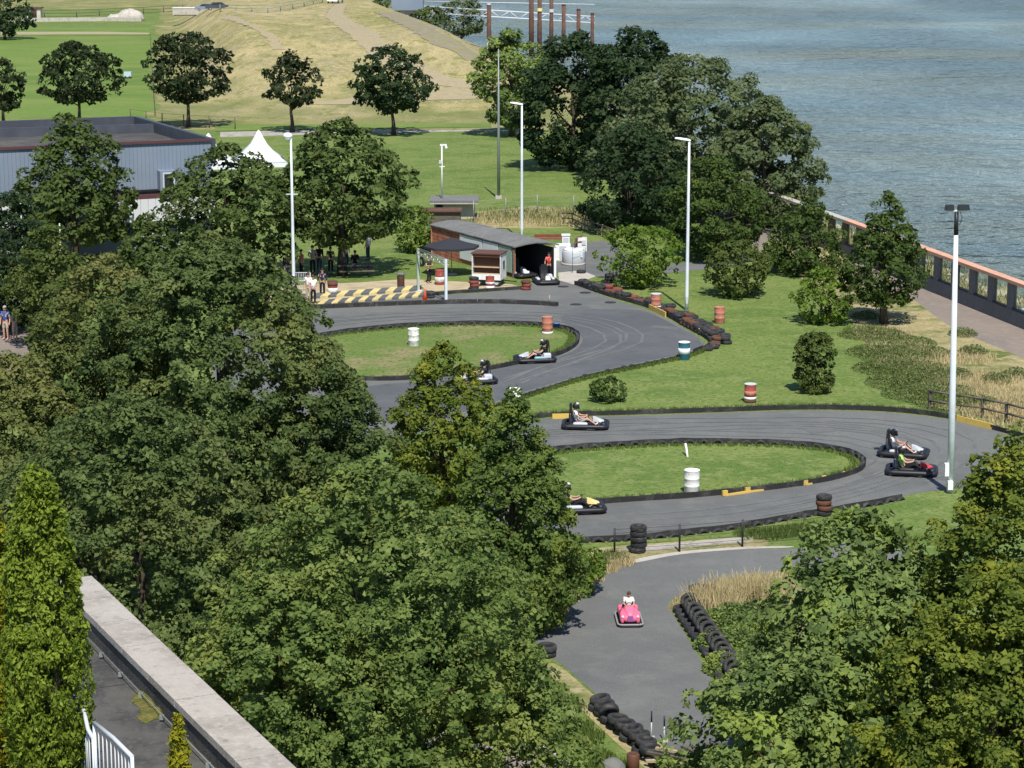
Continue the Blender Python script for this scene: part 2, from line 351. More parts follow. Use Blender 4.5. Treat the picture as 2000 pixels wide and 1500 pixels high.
for sx, sy, sc, wgt in ((0.05, 0.05, 1, 1.8), (0.17, 0.17, 1, 1.6), (0.42, 0.40, 1, 0.9), (1.1, 1.0, 1, 0.2)):
    m2 = nd(t, 'ShaderNodeMapping'); m2.inputs['Scale'].default_value = (sx, sy, 1); m2.inputs['Rotation'].default_value = (0, 0, R(-10)); t.links.new(gp.outputs['Position'], m2.inputs[0])
    n2 = nd(t, 'ShaderNodeTexNoise'); n2.inputs['Scale'].default_value = sc; n2.inputs['Detail'].default_value = 4; t.links.new(m2.outputs[0], n2.inputs['Vector'])
    ml = nd(t, 'ShaderNodeMath', operation='MULTIPLY'); ml.inputs[1].default_value = wgt; t.links.new(n2.outputs[0], ml.inputs[0])
    if hsum is None: hsum = ml.outputs[0]
    else:
        ad = nd(t, 'ShaderNodeMath', operation='ADD'); t.links.new(hsum, ad.inputs[0]); t.links.new(ml.outputs[0], ad.inputs[1]); hsum = ad.outputs[0]
mw = nd(t, 'ShaderNodeMapping'); mw.inputs['Scale'].default_value = (0.02, 0.012, 1); t.links.new(gp.outputs['Position'], mw.inputs[0])
nw = nd(t, 'ShaderNodeTexNoise'); nw.inputs['Scale'].default_value = 1.0; nw.inputs['Detail'].default_value = 3; t.links.new(mw.outputs[0], nw.inputs['Vector'])
rw = nd(t, 'ShaderNodeMapRange'); rw.inputs[1].default_value = 0.35; rw.inputs[2].default_value = 0.65; rw.inputs[3].default_value = 0.35; rw.inputs[4].default_value = 1.0; t.links.new(nw.outputs[0], rw.inputs[0])
bp = nd(t, 'ShaderNodeBump'); t.links.new(rw.outputs[0], bp.inputs['Strength']); bp.inputs['Distance'].default_value = 3.4
t.links.new(hsum, bp.inputs['Height']); t.links.new(bp.outputs[0], p.inputs['Normal'])
fz = nd(t, 'ShaderNodeFresnel'); fz.inputs['IOR'].default_value = 1.33; t.links.new(bp.outputs[0], fz.inputs['Normal'])
fm = nd(t, 'ShaderNodeMath', operation='MULTIPLY'); fm.inputs[1].default_value = 0.78; t.links.new(fz.outputs[0], fm.inputs[0])
gw = nd(t, 'ShaderNodeBsdfGlossy'); gw.inputs['Roughness'].default_value = 0.12; gw.inputs['Color'].default_value = (0.76, 0.87, 0.95, 1); t.links.new(bp.outputs[0], gw.inputs['Normal'])
mw2 = nd(t, 'ShaderNodeMixShader'); t.links.new(fm.outputs[0], mw2.inputs[0]); t.links.new(p.outputs[0], mw2.inputs[1]); t.links.new(gw.outputs[0], mw2.inputs[2]); t.links.new(mw2.outputs[0], t.nodes['Material Output'].inputs[0])

# ------------------------------------------------------------------ terrain
def wall_x(y): return 26.4 - 0.222 * (y - 127.0)
SHORE = [(-40, 63.5), (20, 50.8), (127, 27.0), (172, 17.4), (205, 14.5), (250, 10.0), (276, 7.0), (345, -1.0), (433, -14.0), (640, -44.0), (900, -85.0), (1600, -190.0)]
BANKW = [(-40, 9), (20, 9), (110, 9.0), (127, 9.5), (150, 15.5), (172, 16), (250, 12), (345, 13), (640, 14), (1600, 14)]
def interp(tab, y):
    for (a, x0), (b, x1) in zip(tab, tab[1:]):
        if y <= b: return x0 + (x1 - x0) * max(0, (y - a)) / (b - a)
    return tab[-1][1]
shore_pts = [(interp(SHORE, y), y) for y in [y for y, _ in SHORE]]
sheet('ground', [(-700, -40)] + [(x, y) for x, y in shore_pts] + [(-900, 1600)], 0.0, M_lawn)
ys = [-40, 0, 40, 80, 100, 110, 118, 126, 134, 142, 150, 158, 166, 174, 190, 210, 230, 250, 270, 300, 345, 390, 433, 500, 560, 640, 770, 900, 1250, 1600]
mb = MB(); rng = random.Random(3); rows = []
for y in ys:
    x0, bw = interp(SHORE, y), interp(BANKW, y)
    rows.append([(x0 - 0.02, y, 0.0)] + [(x0 + bw * f + rng.uniform(-.3, .3), y, -4.6 * f + rng.uniform(-.15, .15)) for f in (0.15, 0.35, 0.55, 0.78, 1.0)] + [(x0 + bw * 1.15 + 4, y, -6.0)])
vs = [p for r in rows for p in r]; n = len(rows[0])
mb.add(vs, [(j * n + i, j * n + i + 1, (j + 1) * n + i + 1, (j + 1) * n + i) for j in range(len(rows) - 1) for i in range(n - 1)], True)
bank = mb.build('river_bank', M_scrub); bank['kind'] = 'structure'
river = sheet('river_water', [(-400, 2500), (-400, 700), (-10, -60), (2200, -60), (2200, 2500)], -3.6, M_water)

def sm(x): x = max(0.0, min(1.0, x)); return x * x * (3 - 2 * x)
def mound_left(y): return -39.5 - 0.150 * (y - 262)
def mound_h(x, y):
    return 5.6 * sm((y - 246) / 88) * sm((x - mound_left(y)) / 12) * sm((interp(SHORE, y) + 1.0 - x) / 13.5) + 0.35 * math.sin(x * 0.21 + y * 0.05) * sm((y - 262) / 40) * sm((interp(SHORE, y) - 3 - x) / 8) * sm((x - mound_left(y)) / 12)
def GM(px, py):
    z = 0.0
    for _ in range(40):
        q = G(px, py, z); z = 0.5 * z + 0.5 * mound_h(q.x, q.y)
    return q
rows = []; ny, nx = 110, 70
for j in range(ny):
    y = 236 + (1.0 * j / (ny - 1)) ** 1.9 * 800
    xl, xr = mound_left(y) - 2 + 1.6 * math.sin(y * 0.35) * math.sin(y * 0.113) + 0.7 * math.sin(y * 1.7), interp(SHORE, y) - 0.1
    rows.append([(xl + (xr - xl) * i / (nx - 1), y, mound_h(xl + (xr - xl) * i / (nx - 1), y) + 0.012) for i in range(nx)])
mb = MB(); mb.add([p for r in rows for p in r], [(j * nx + i, j * nx + i + 1, (j + 1) * nx + i + 1, (j + 1) * nx + i) for j in range(ny - 1) for i in range(nx - 1)], True)
emb = mb.build('embankment_terrain', M_dry); emb['kind'] = 'structure'
def ribbon(name, pts, wid, hf, lift, m, ragged=0.0):
    pts = resample(pts, 2.0); mb = MB(); vs = []; rg = random.Random(len(pts))
    for k, q in enumerate(pts):
        d = (pts[min(k + 1, len(pts) - 1)] - pts[max(0, k - 1)]); d.z = 0; d.normalize(); nn = Vector((d.y, -d.x, 0))
        wd = wid if not hasattr(wid, '__call__') else wid(k / (len(pts) - 1))
        for s in (-0.5, -0.17, 0.17, 0.5):
            e = q + nn * (wd * s + (rg.uniform(-ragged, ragged) if abs(s) > .4 else 0)); vs.append((e.x, e.y, hf(e.x, e.y) + lift))
    mb.add(vs, [(4 * k + i, 4 * k + i + 1, 4 * k + i + 5, 4 * k + i + 4) for k in range(len(pts) - 1) for i in range(3)], True)
    o = mb.build(name, m); o['kind'] = 'structure'
    for pl in o.data.polygons:
        if pl.normal.z < 0: pl.flip()
    return o
M_track = mat('trodden_dirt', (0.32, 0.265, 0.175), 0.95, layers=[(0.25, (0.325, 0.275, 0.155), 0.42, 0.58), (1.2, (0.26, 0.205, 0.125), 0.5, 0.7), (3, (0.40, 0.33, 0.18), 0.5, 0.7)])
M_dirtgrey = mat('grey_gravel_track', (0.25, 0.215, 0.15), 0.95, layers=[(0.2, (0.24, 0.22, 0.09), 0.44, 0.60), (1.0, (0.19, 0.165, 0.12), 0.45, 0.7)])
flat = lambda x, y: 0.0
ribbon('dirt_path', catmull([GM(*q) for q in [(668, 8), (655, 30), (700, 62), (760, 110), (830, 148), (900, 165), (960, 172)]], 5), lambda f: 2.6 + 2.0 * f, mound_h, 0.06, M_track, 0.35)
ribbon('dirt_path', catmull([GM(*q) for q in [(440, 33), (490, 50), (530, 75), (548, 100)]], 5), 1.5, mound_h, 0.05, M_track, 0.3)
ribbon('dirt_path', catmull([GM(*q) for q in [(560, 204), (660, 200), (780, 190), (880, 185), (990, 180)]], 5), lambda f: 2.0 + 9.0 * f, mound_h, 0.05, M_track, 0.5)
ribbon('gravel_track', catmull([GM(*q) for q in [(760, 25), (840, 62), (900, 95), (950, 128)]], 5), 5.0, mound_h, 0.06, M_dirtgrey, 0.5)
# meadow left of the mound, paths at its foot
sheet('meadow', GL([(-400, 232), (300, 228), (306, 200), (301, 120), (297, 75), (290, 52), (-500, 60)]), 0.004, M_meadow)
sheet('field_path', GL([(-300, 63), (100, 62), (200, 62), (292, 64), (290, 67), (150, 67), (-300, 70)]), 0.010, M_track)
sheet('dry_field', GL([(-900, 22), (430, 16), (640, 10), (560, -60), (-1200, -60)]), 0.004, M_dry)
sheet('foot_path', GL([(430, 258), (640, 253), (830, 250), (1050, 247), (1050, 254), (830, 258), (640, 262), (430, 268)]), 0.006, M_gravel)
sheet('rough_grass', GL([(420, 244), (700, 243), (960, 240), (960, 249), (700, 252), (420, 257)]), 0.05, M_meadow)
sheet('tall_grass_strip', GL([(925, 414), (1040, 402), (1200, 410), (1210, 440), (1080, 446), (930, 446)]), 0.006, M_scrub)

# ------------------------------------------------------------------ kart tracks, roads, paths
M_ = dict(z0=0.004, z1=0.008, z2=0.012)
T1 = catmull(GL([(420, 655), (560, 605), (640, 588), (700, 582), (830, 578), (1000, 566), (1052, 545), (1095, 546), (1128, 558), (1190, 582), (1272, 608), (1345, 646), (1374, 668), (1372, 678), (1335, 694), (1270, 707), (1150, 732), (1050, 761), (960, 791), (900, 818), (800, 850), (650, 870), (500, 840), (420, 740)]), 5, True)
sheet('kart_track', T1, M_['z0'], M_asph)
sheet('kart_track_dark', catmull(GL([(1095, 620), (1140, 606), (1200, 604), (1265, 610), (1340, 648), (1368, 668), (1366, 676), (1332, 690), (1268, 704), (1150, 729), (1050, 757), (960, 786), (860, 815), (720, 820), (700, 760), (860, 742), (950, 726), (1020, 711), (1082, 699), (1122, 684), (1138, 664), (1128, 650)]), 5, True), M_['z1'], M_asphdark)
ISL1 = catmull(GL([(545, 678), (640, 656), (700, 648), (800, 639), (900, 635), (1000, 635), (1070, 639), (1108, 646), (1126, 656), (1127, 669), (1112, 683), (1078, 697), (1020, 709), (950, 723), (850, 737), (740, 743), (620, 736), (545, 710)]), 6, True)
sheet('infield_lawn', ISL1, 0.016, M_wornlawn)
T2 = catmull(GL([(960, 860), (1000, 832), (1065, 818), (1200, 813), (1400, 807), (1560, 802), (1700, 804), (1800, 812), (1880, 824), (1945, 840), (2050, 872), (2110, 900), (2080, 925), (1980, 945), (1800, 962), (1700, 985), (1560, 1008), (1450, 1028), (1300, 1046), (1220, 1053), (1100, 1058), (980, 1040), (930, 950)]), 5, True)
sheet('kart_track', T2, M_['z0'], M_asph)
ISL2 = catmull(GL([(1000, 905), (1060, 888), (1120, 879), (1240, 871), (1340, 867), (1500, 869), (1600, 876), (1655, 886), (1682, 900), (1684, 914), (1660, 927), (1600, 942), (1500, 956), (1350, 971), (1240, 978), (1140, 985), (1050, 985), (1000, 950)]), 6, True)
sheet('infield_lawn', ISL2, 0.016, M_lawn)
ROAD = catmull(GL([(1040, 1230), (1085, 1180), (1150, 1130), (1230, 1096), (1330, 1080), (1450, 1072), (1560, 1071), (1720, 1056), (1800, 1090), (1580, 1112), (1450, 1134), (1380, 1150), (1335, 1164), (1312, 1186), (1322, 1212), (1347, 1252), (1392, 1332), (1425, 1405), (1440, 1520), (1420, 1620), (1400, 1620), (1340, 1490), (1255, 1424), (1175, 1365), (1100, 1300), (1050, 1265)]), 5, True)
sheet('toy_car_road', ROAD, M_['z0'], M_asph)
sheet('gravel_verge', catmull(GL([(1130, 1076), (1200, 1068), (1320, 1058), (1480, 1046), (1500, 1058), (1480, 1070), (1330, 1077), (1240, 1091), (1180, 1100), (1130, 1090)]), 4, True), 0.0065, M_scrub)
sheet('gravel_strip', catmull(GL([(1205, 1072), (1260, 1066), (1330, 1060), (1440, 1050), (1475, 1052), (1440, 1060), (1330, 1069), (1262, 1076)]), 4, True), 0.0078, M_gravel)
sheet('pale_road_edge', catmull(GL([(1222, 1101), (1242, 1092), (1330, 1077), (1450, 1069), (1540, 1067), (1540, 1070), (1450, 1073), (1330, 1083), (1250, 1098)]), 4, True), 0.0095, M_conc)
sheet('dry_verge', catmull(GL([(1060, 1235), (1085, 1185), (1145, 1132), (1225, 1097), (1240, 1082), (1180, 1085), (1110, 1130), (1070, 1160), (1030, 1220)]), 4, True), 0.0080, M_scrub)
sheet('dry_verge', catmull(GL([(1310, 1190), (1335, 1166), (1385, 1150), (1480, 1132), (1600, 1120), (1640, 1180), (1500, 1300), (1420, 1340)]), 4, True), 0.0085, M_wornlawn)
sheet('dry_verge', catmull(GL([(1090, 1300), (1175, 1370), (1260, 1432), (1340, 1500), (1380, 1600), (1330, 1600), (1290, 1530), (1215, 1462), (1140, 1390), (1070, 1310)]), 4, True), 0.0105, M_scrub)
sheet('brown_path', GL([(560, 1560), (700, 1470), (900, 1415), (1000, 1430), (1060, 1458), (1130, 1512), (1200, 1620), (700, 1700)]), 0.006, M_asphbrown)
sheet('brown_path', GL([(-200, 560), (60, 560), (60, 720), (-200, 760)]), 0.006, M_asphbrown)
sheet('riverside_promenade', [(wall_x(y) - a, y) for y, a in ((60, 0.1), (127, 0.1), (172, 0.1))] + [(wall_x(172) - 4.6, 172), (wall_x(140) - 5.0, 140), (wall_x(120) - 6.2, 120), (wall_x(60) - 6.2, 60)], 0.006, M_asphbrown)
sheet('dry_slope', catmull(GL([(1500, 470), (1620, 480), (1690, 560), (1760, 570), (1860, 640), (2010, 705), (2200, 800), (2150, 860), (1950, 822), (1870, 806), (1780, 780), (1730, 740), (1690, 670), (1640, 600), (1560, 540), (1500, 510)]), 5, True), 0.010, M_scrub)
sheet('pit_sand', catmull(GL([(500, 585), (560, 560), (700, 552), (790, 546), (850, 548), (930, 552), (1000, 556), (1000, 562), (900, 566), (760, 576), (600, 590)]), 4, True), 0.013, M_sand)
sheet('concrete_apron', GL([(1090, 533), (1135, 528), (1164, 540), (1120, 556), (1092, 548)]), 0.014, M_conc)
sheet('service_yard', GL([(1040, 520), (1100, 476), (1180, 470), (1240, 500), (1240, 545), (1165, 540), (1130, 530), (1080, 534)]), 0.006, M_asph)
sheet('service_path', GL([(1240, 520), (1400, 510), (1560, 480), (1560, 492), (1400, 524), (1240, 540)]), 0.009, M_asph)
mb = MB()
kp = resample(catmull(GL([(1052, 1456), (1085, 1480), (1120, 1506), (1180, 1580)]), 5), 0.9)
for a, b in zip(kp, kp[1:]):
    d = b - a
    mb = MB().box((0, 0, 0.04), (d.length - 0.02, 0.12, 0.12), 0)
    if a is kp[0]:
        kerb = thing('path_kerb', 'pale concrete edging kerb between brown path and grass', 'kerb', a)
    mb.build('kerb_stone', M_conc, kerb, (a + b) / 2 - kp[0], (0, 0, math.atan2(d.y, d.x)))

# drain covers and faint tyre marks of the pit yard
for x, y in ((1100, 560), (1125, 595), (1143, 572), (1192, 591)):
    q = G(x, y); o = MB().lathe([(0.34, 0.0), (0.34, 0.016), (0.30, 0.016), (0.28, 0.010)], 16).build('drain_cover', M_rubber, None, (q.x, q.y, 0.004))
    tag(o, {1100: 'round drain cover nearest the garage kart', 1125: 'round drain cover level with the end of the black pit barrier', 1143: 'round drain cover just right of the concrete apron tip', 1192: 'round drain cover beside the red tyre barrier'}[x], 'drain cover', 'drain covers in the pit yard')

# ------------------------------------------------------------------ tyres and barriers
def tyre_mesh(r=0.30, wd=0.20, n=16):
    h = wd / 2
    prof = [(r * 0.60, -h * 0.85), (r * 0.78, -h), (r * 0.93, -h * 0.85), (r, -h * 0.5), (r, h * 0.5), (r * 0.93, h * 0.85), (r * 0.78, h), (r * 0.60, h * 0.85), (r * 0.58, 0)]
    m = MB(); m.lathe(prof + [prof[0]], n, caps=False); return m
TY = tyre_mesh().mesh('tyre', M_rubber)
TYR = tyre_mesh().mesh('tyre_red', M_redtyre)
TYB = tyre_mesh().mesh('tyre_brown', M_browntyre)
TYS = tyre_mesh(0.27, 0.18, 12).mesh('tyre_small', M_rubber)
rb = random.Random(11)
def barrier(label, pts, side=1, belt=True, step=0.58, bh=0.23, sink=0.05, closed=False, hi=0.30):
    """row of tyres sunk on edge to their hubs, with a strip of rubber belt nailed along the track side"""
    pts = [Vector((p[0], p[1], 0)) for p in pts]
    if closed: pts = pts + [pts[0]]
    root = thing('tyre_barrier', label, 'tyre barrier', pts[0], 0, 'tyre barriers edging the kart track')
    rp = resample(pts, step)
    for a, b in zip(rp, rp[1:]):
        d = b - a; mid = (a + b) / 2 - pts[0]
        o = link('tyre', TYS, root, (mid.x, mid.y, -sink + rb.uniform(-.05, .03)), (math.pi / 2 + rb.uniform(-.12, .12), 0, math.atan2(d.y, d.x) + rb.uniform(-.08, .08)))
    if belt:
        rq = resample(pts, 0.6); mbb = MB(); vs = []
        for k, q in enumerate(rq):
            d = rq[min(k + 1, len(rq) - 1)] - rq[max(k - 1, 0)]; d.normalize(); nn = Vector((d.y, -d.x, 0)) * side
            wob = rb.uniform(-.02, .02)
            for off, zz in ((0.105, 0.0), (0.125, bh + wob), (0.095, bh + wob), (0.085, 0.0)):
                e = q - pts[0] + nn * (off + wob * .5); vs.append((e.x, e.y, zz))
        mbb.add(vs, [(4 * k + i, 4 * k + i + 1, 4 * k + i + 5, 4 * k + i + 4) for k in range(len(rq) - 1) for i in range(3)])
        mbb.build('rubber_belt', M_belt, root)
    return root
def cut(poly, i0, i1): return [poly[i % len(poly)] for i in range(i0, i1)]
barrier('black tyre barrier around the tip of the upper infield lawn', ISL1, -1, closed=True)
barrier('black tyre barrier around the lower infield lawn with the white barrel', ISL2, -1, closed=True, step=0.6)
barrier('black tyre barrier along the top edge of the lane with the white shirted kart driver', catmull(GL([(1040, 822), (1065, 814), (1200, 810), (1400, 804), (1560, 799), (1700, 801), (1800, 809), (1880, 821), (1895, 824)]), 6), 1, step=0.56, bh=0.22)
barrier('black tyre barrier past the yellow board at the right edge', catmull(GL([(1938, 838), (1990, 852), (2060, 874)]), 6), 1)
barrier('low black tyre barrier under the big lawn beside the teal barrel', catmull(GL([(1400, 668), (1372, 683), (1335, 696), (1270, 710), (1150, 735), (1050, 765), (960, 796), (915, 815)]), 6), -1, belt=True, bh=0.14, sink=0.12)
barrier('low black tyre barrier along the bottom lane behind the post fence', catmull(GL([(1090, 1062), (1220, 1057), (1300, 1050), (1450, 1032), (1560, 1012), (1700, 989), (1780, 972)]), 6), -1, belt=True, bh=0.2, sink=0.08)
# pit lane barrier : two flat rubber kerbs with posts
def flatkerb(label, pts, wd=0.35, h=0.22):
    pts = resample(catmull(GL(pts), 8), 1.2); root = thing('rubber_kerb', label, 'kerb', pts[0], 0, 'black rubber pit kerbs')
    for a, b in zip(pts, pts[1:]):
        d = b - a
        m = MB().box((0, 0, h / 2), (d.length - 0.015, wd, h), 0, taper=0.97)
        m.build('kerb_block', M_belt, root, (a + b) / 2 - pts[0], (0, 0, math.atan2(d.y, d.x) + rb.uniform(-.02, .02)))
flatkerb('long black rubber kerb dividing the pit lane from the track', [(610, 603), (700, 599), (830, 594), (960, 592), (1050, 595), (1090, 598)])
flatkerb('black rubber kerb along the pit lane in front of the kiosk trailer', [(842, 577), (900, 572), (980, 567), (1040, 563)], 0.3, 0.16)
# yellow and black hazard ramps
for row, (pa, pb, zz) in enumerate((((560, 588), (815, 569), 0.26), ((620, 597), (830, 580), 0.22))):
    a, b = G(*pa), G(*pb); d = b - a; L = d.length; ang = math.atan2(d.y, d.x)
    root = thing('hazard_ramp', ('rear' if row == 0 else 'front') + ' row of yellow and black striped kerb blocks in the pit lane', 'kerb', a, ang, 'striped pit kerbs')
    nb = 16; wd = 0.60
    for i in range(nb):
        x0, x1 = L * i / nb, L * (i + 1) / nb - 0.02; sk = 0.55
        vs = [(x0, 0, 0.01), (x1, 0, 0.01), (x1 + sk, wd, 0.01), (x0 + sk, wd, 0.01), (x0, 0, zz * .5), (x1, 0, zz * .5), (x1 + sk, wd, zz), (x0 + sk, wd, zz)]
        MB().add(vs, [(3, 2, 1, 0), (4, 5, 6, 7), (0, 1, 5, 4), (1, 2, 6, 5), (2, 3, 7, 6), (3, 0, 4, 7)]).build('stripe_block', mat('muted_yellow_paint', (0.60, 0.48, 0.20), 0.8, layers=[(3, (0.42, 0.34, 0.16), 0.45, 0.7)]) if i % 2 == 0 else M_asphdark, root)
# barrier of loose stacked tyres at the outside of the hairpin
pts = resample(catmull(GL([(1122, 556), (1185, 578), (1272, 604), (1340, 640), (1378, 662), (1386, 676), (1362, 688)]), 6), 0.62)
root = thing('tyre_wall', 'wall of black and red stacked tyres outside the upper hairpin', 'tyre barrier', pts[0])
for k, (a, b) in enumerate(zip(pts, pts[1:])):
    d = b - a; nn = Vector((-d.y, d.x, 0)).normalized(); fr = k / len(pts)
    for rowi in (0, 1):
        for lv in range(2 if rb.random() < (0.75 if fr > 0.5 else 0.35) else 1):
            me = TY
            if 0.10 < fr < 0.30 and rowi == 1 and rb.random() < .6: me = TYR
            elif rb.random() < 0.22: me = TYB
            if rowi == 1 and rb.random() < 0.35: continue
            q = a - pts[0] + nn * (0.30 + rowi * 0.52 + rb.uniform(-.08, .08))
            link('tyre', me, root, (q.x, q.y, 0.11 + 0.2 * lv), (rb.uniform(-.08, .08), rb.uniform(-.08, .08), rb.uniform(0, 3)))
    e = (a + b) / 2 - pts[0] + nn * 0.0
    if k % 2 == 0:
        MB().box((0, 0, 0.13), (1.22, 0.04, 0.24)).build('rubber_belt', M_belt, root, e + d * 0.5, (0, 0, math.atan2(d.y, d.x)))
def board(label, p0, p1, h=0.3, m=M_yellow, frame=False):
    a, b = G(*p0), G(*p1); d = b - a
    root = thing('kerb_board', label, 'barrier board', a, math.atan2(d.y, d.x), 'yellow barrier boards')
    if frame:
        L = d.length
        MB().box((L / 2, 0, 0.04), (L, 0.10, 0.07)).build('rail', m, root)
        nsec = max(2, int(L / 1.0))
        for i in range(nsec + 1): MB().box((L * i / nsec, 0.012, 0.12), (0.22, 0.10, 0.20)).build('upright', m, root)
    else:
        nsec = max(1, int(d.length / 1.1))
        for i in range(nsec):
            MB().box((d.length * (i + .5) / nsec, 0, h / 2), (d.length / nsec - .03, 0.07, h + rb.uniform(-.02, .02))).build('plank', m, root)
board('yellow board in the tyre wall nearest the grey lamp post', (1268, 604), (1300, 620))
board('yellow board in the tyre wall at the hairpin corner', (1345, 640), (1370, 655))
board('yellow board behind the white shirted kart driver', (1078, 818), (1118, 817), 0.22)
board('yellow board under the tall floodlight pole', (1868, 822), (1938, 839), 0.26)
board('broken yellow kerb frame below the white barrel on the lower infield', (1416, 969), (1504, 956), frame=True)
board('broken yellow kerb frame near the right tip of the lower infield', (1573, 948), (1646, 932), frame=True)

def stack(label, px, py, cols, r=1.0, lean=0.05):
    q = G(px, py); root = thing('tyre_stack', label, 'tyre stack', q)
    for k, c in enumerate(cols):
        link('tyre', {'k': TY, 'r': TYR, 'b': TYB}[c], root, (rb.uniform(-.04, .04), rb.uniform(-.04, .04), 0.10 + 0.195 * k), (rb.uniform(-lean, lean), rb.uniform(-lean, lean), rb.uniform(0, 3)))
    return root
stack('tall stack of five black tyres standing against the post fence', 1247, 1078, 'kkkkk')
stack('stack of tyres with a faded red one, on the grass strip by the bottom lane', 1609, 1006, 'kbbk')
stack('red tyre stack with black top at the left end of the kiosk trailer', 926, 566, 'krrk')
stack('low red and dark tyre stack right of the kiosk trailer', 1028, 566, 'rrb')
stack('stack of two black tyres in the shade of the bright shrub near the tyre wall', 1189, 553, 'kkk')
stack('small pile of two black tyres at the foot of the truss gate', 905 - 65, 582, 'kk')
stack('pile of two black tyres below the left tree beside the toy car road', 1067, 1282, 'kk')
stack('lone black tyre stack at the top of the toy car road tyre wall', 1364, 1178, 'kkk')

# leaning tyre row beside the toy car road (right) and the piled row (lower left)
pr = resample(catmull(GL([(1325, 1196), (1335, 1215), (1352, 1240), (1372, 1268), (1398, 1310), (1430, 1370)]), 6), 0.50)
root = thing('tyre_wall', 'row of leaning black tyres along the right side of the toy car road', 'tyre barrier', pr[0])
for k, (a, b) in enumerate(zip(pr, pr[1:])):
    d = b - a; nn = Vector((-d.y, d.x, 0)).normalized(); ang = math.atan2(d.y, d.x)
    q = a - pr[0] + nn * 0.12; link('tyre', TY, root, (q.x, q.y, 0.11), (rb.uniform(-.1, .1), 0, rb.uniform(0, 3)))
    q = a - pr[0] + nn * 0.36; link('tyre', TY, root, (q.x, q.y, 0.36), (R(52) + rb.uniform(-.15, .15), rb.uniform(-.12, .12), R(8) + rb.uniform(-.2, .2)))
pl_ = resample(catmull(GL([(1172, 1388), (1192, 1408), (1213, 1432), (1237, 1450), (1262, 1472), (1290, 1500)]), 6), 0.5)
root = thing('tyre_wall', 'double pile of black tyres at the lower left edge of the toy car road', 'tyre barrier', pl_[0])
for k, a in enumerate(pl_):
    q = a - pl_[0]
    for lv in range(2):
        link('tyre', TY, root, (q.x + rb.uniform(-.1, .1), q.y + rb.uniform(-.1, .1), 0.11 + 0.21 * lv), (rb.uniform(-.16, .16), rb.uniform(-.16, .16) + (0.9 if (k == 2 and lv == 1) else 0), rb.uniform(0, 3)))

# ------------------------------------------------------------------ vegetation
def prof_r(kind, s):
    if kind == 'round': return np.sqrt(np.clip(1 - (2 * s - 1) ** 2, 0, 1)) ** 0.85
    if kind == 'dome': return np.clip(1 - np.clip((s - 0.28) / 0.72, 0, 1) ** 2.1, 0, 1) ** 0.62 * np.clip(s / 0.20 * 0.55 + 0.45, 0, 1)
    if kind == 'cone': return np.clip(1 - np.clip((s - 0.22) / 0.78, 0, 1) ** 1.25, 0, 1) ** 0.80 * np.clip(s / 0.18 * 0.35 + 0.65, 0, 1)
    if kind == 'slim': return np.clip(1 - np.clip((s - 0.20) / 0.80, 0, 1) ** 1.12, 0, 1) ** 0.88 * np.clip(s / 0.16 * 0.3 + 0.7, 0, 1)
    if kind == 'egg': return np.sin(np.pi * np.clip(s, 0, 1) ** 0.72) ** 0.72
    if kind == 'column': return np.clip(1 - np.abs(2 * s - 1) ** 5, 0, 1) ** 0.5 * (1.0 - 0.12 * s)
    if kind == 'thuja': return np.clip(1 - s ** 4.5, 0, 1) ** 0.65 * (0.9 + 0.1 * np.clip(s / 0.25, 0, 1)) * (1 - 0.12 * s)
    if kind == 'spire': return np.clip(1 - s, 0, 1) ** 0.62
    return np.ones_like(s)
def leaf_mesh(name, C, N, size, tint, rs, ratio=0.62, fold=0.25, spray=0.0):
    """one small folded four-cornered leaf per centre"""
    n = len(C)
    N = N / np.maximum(np.linalg.norm(N, axis=1, keepdims=True), 1e-6)
    A = rs.normal(size=(n, 3))
    if spray: A = A * 0.35 + N * 0.3 + np.array([0, 0, spray])
    A -= N * (A * N).sum(1, keepdims=True); A /= np.maximum(np.linalg.norm(A, axis=1, keepdims=True), 1e-6)
    B = np.cross(N, A); L = (size * rs.uniform(0.6, 1.4, n))[:, None] * 0.5
    f = fold * L
    V = np.empty((n, 4, 3), dtype=np.float32)
    V[:, 0] = C - A * L; V[:, 1] = C + B * L * ratio - N * f + A * L * 0.15; V[:, 2] = C + A * L; V[:, 3] = C - B * L * ratio - N * f + A * L * 0.15
    me = bpy.data.meshes.new(name)
    me.vertices.add(4 * n); me.vertices.foreach_set('co', V.reshape(-1))
    me.loops.add(4 * n); me.loops.foreach_set('vertex_index', np.arange(4 * n, dtype=np.int32))
    me.polygons.add(n); me.polygons.foreach_set('loop_start', np.arange(0, 4 * n, 4, dtype=np.int32))
    me.update(calc_edges=True)
    at = me.attributes.new('tint', 'FLOAT', 'FACE'); at.data.foreach_set('value', tint.astype(np.float32))
    return me
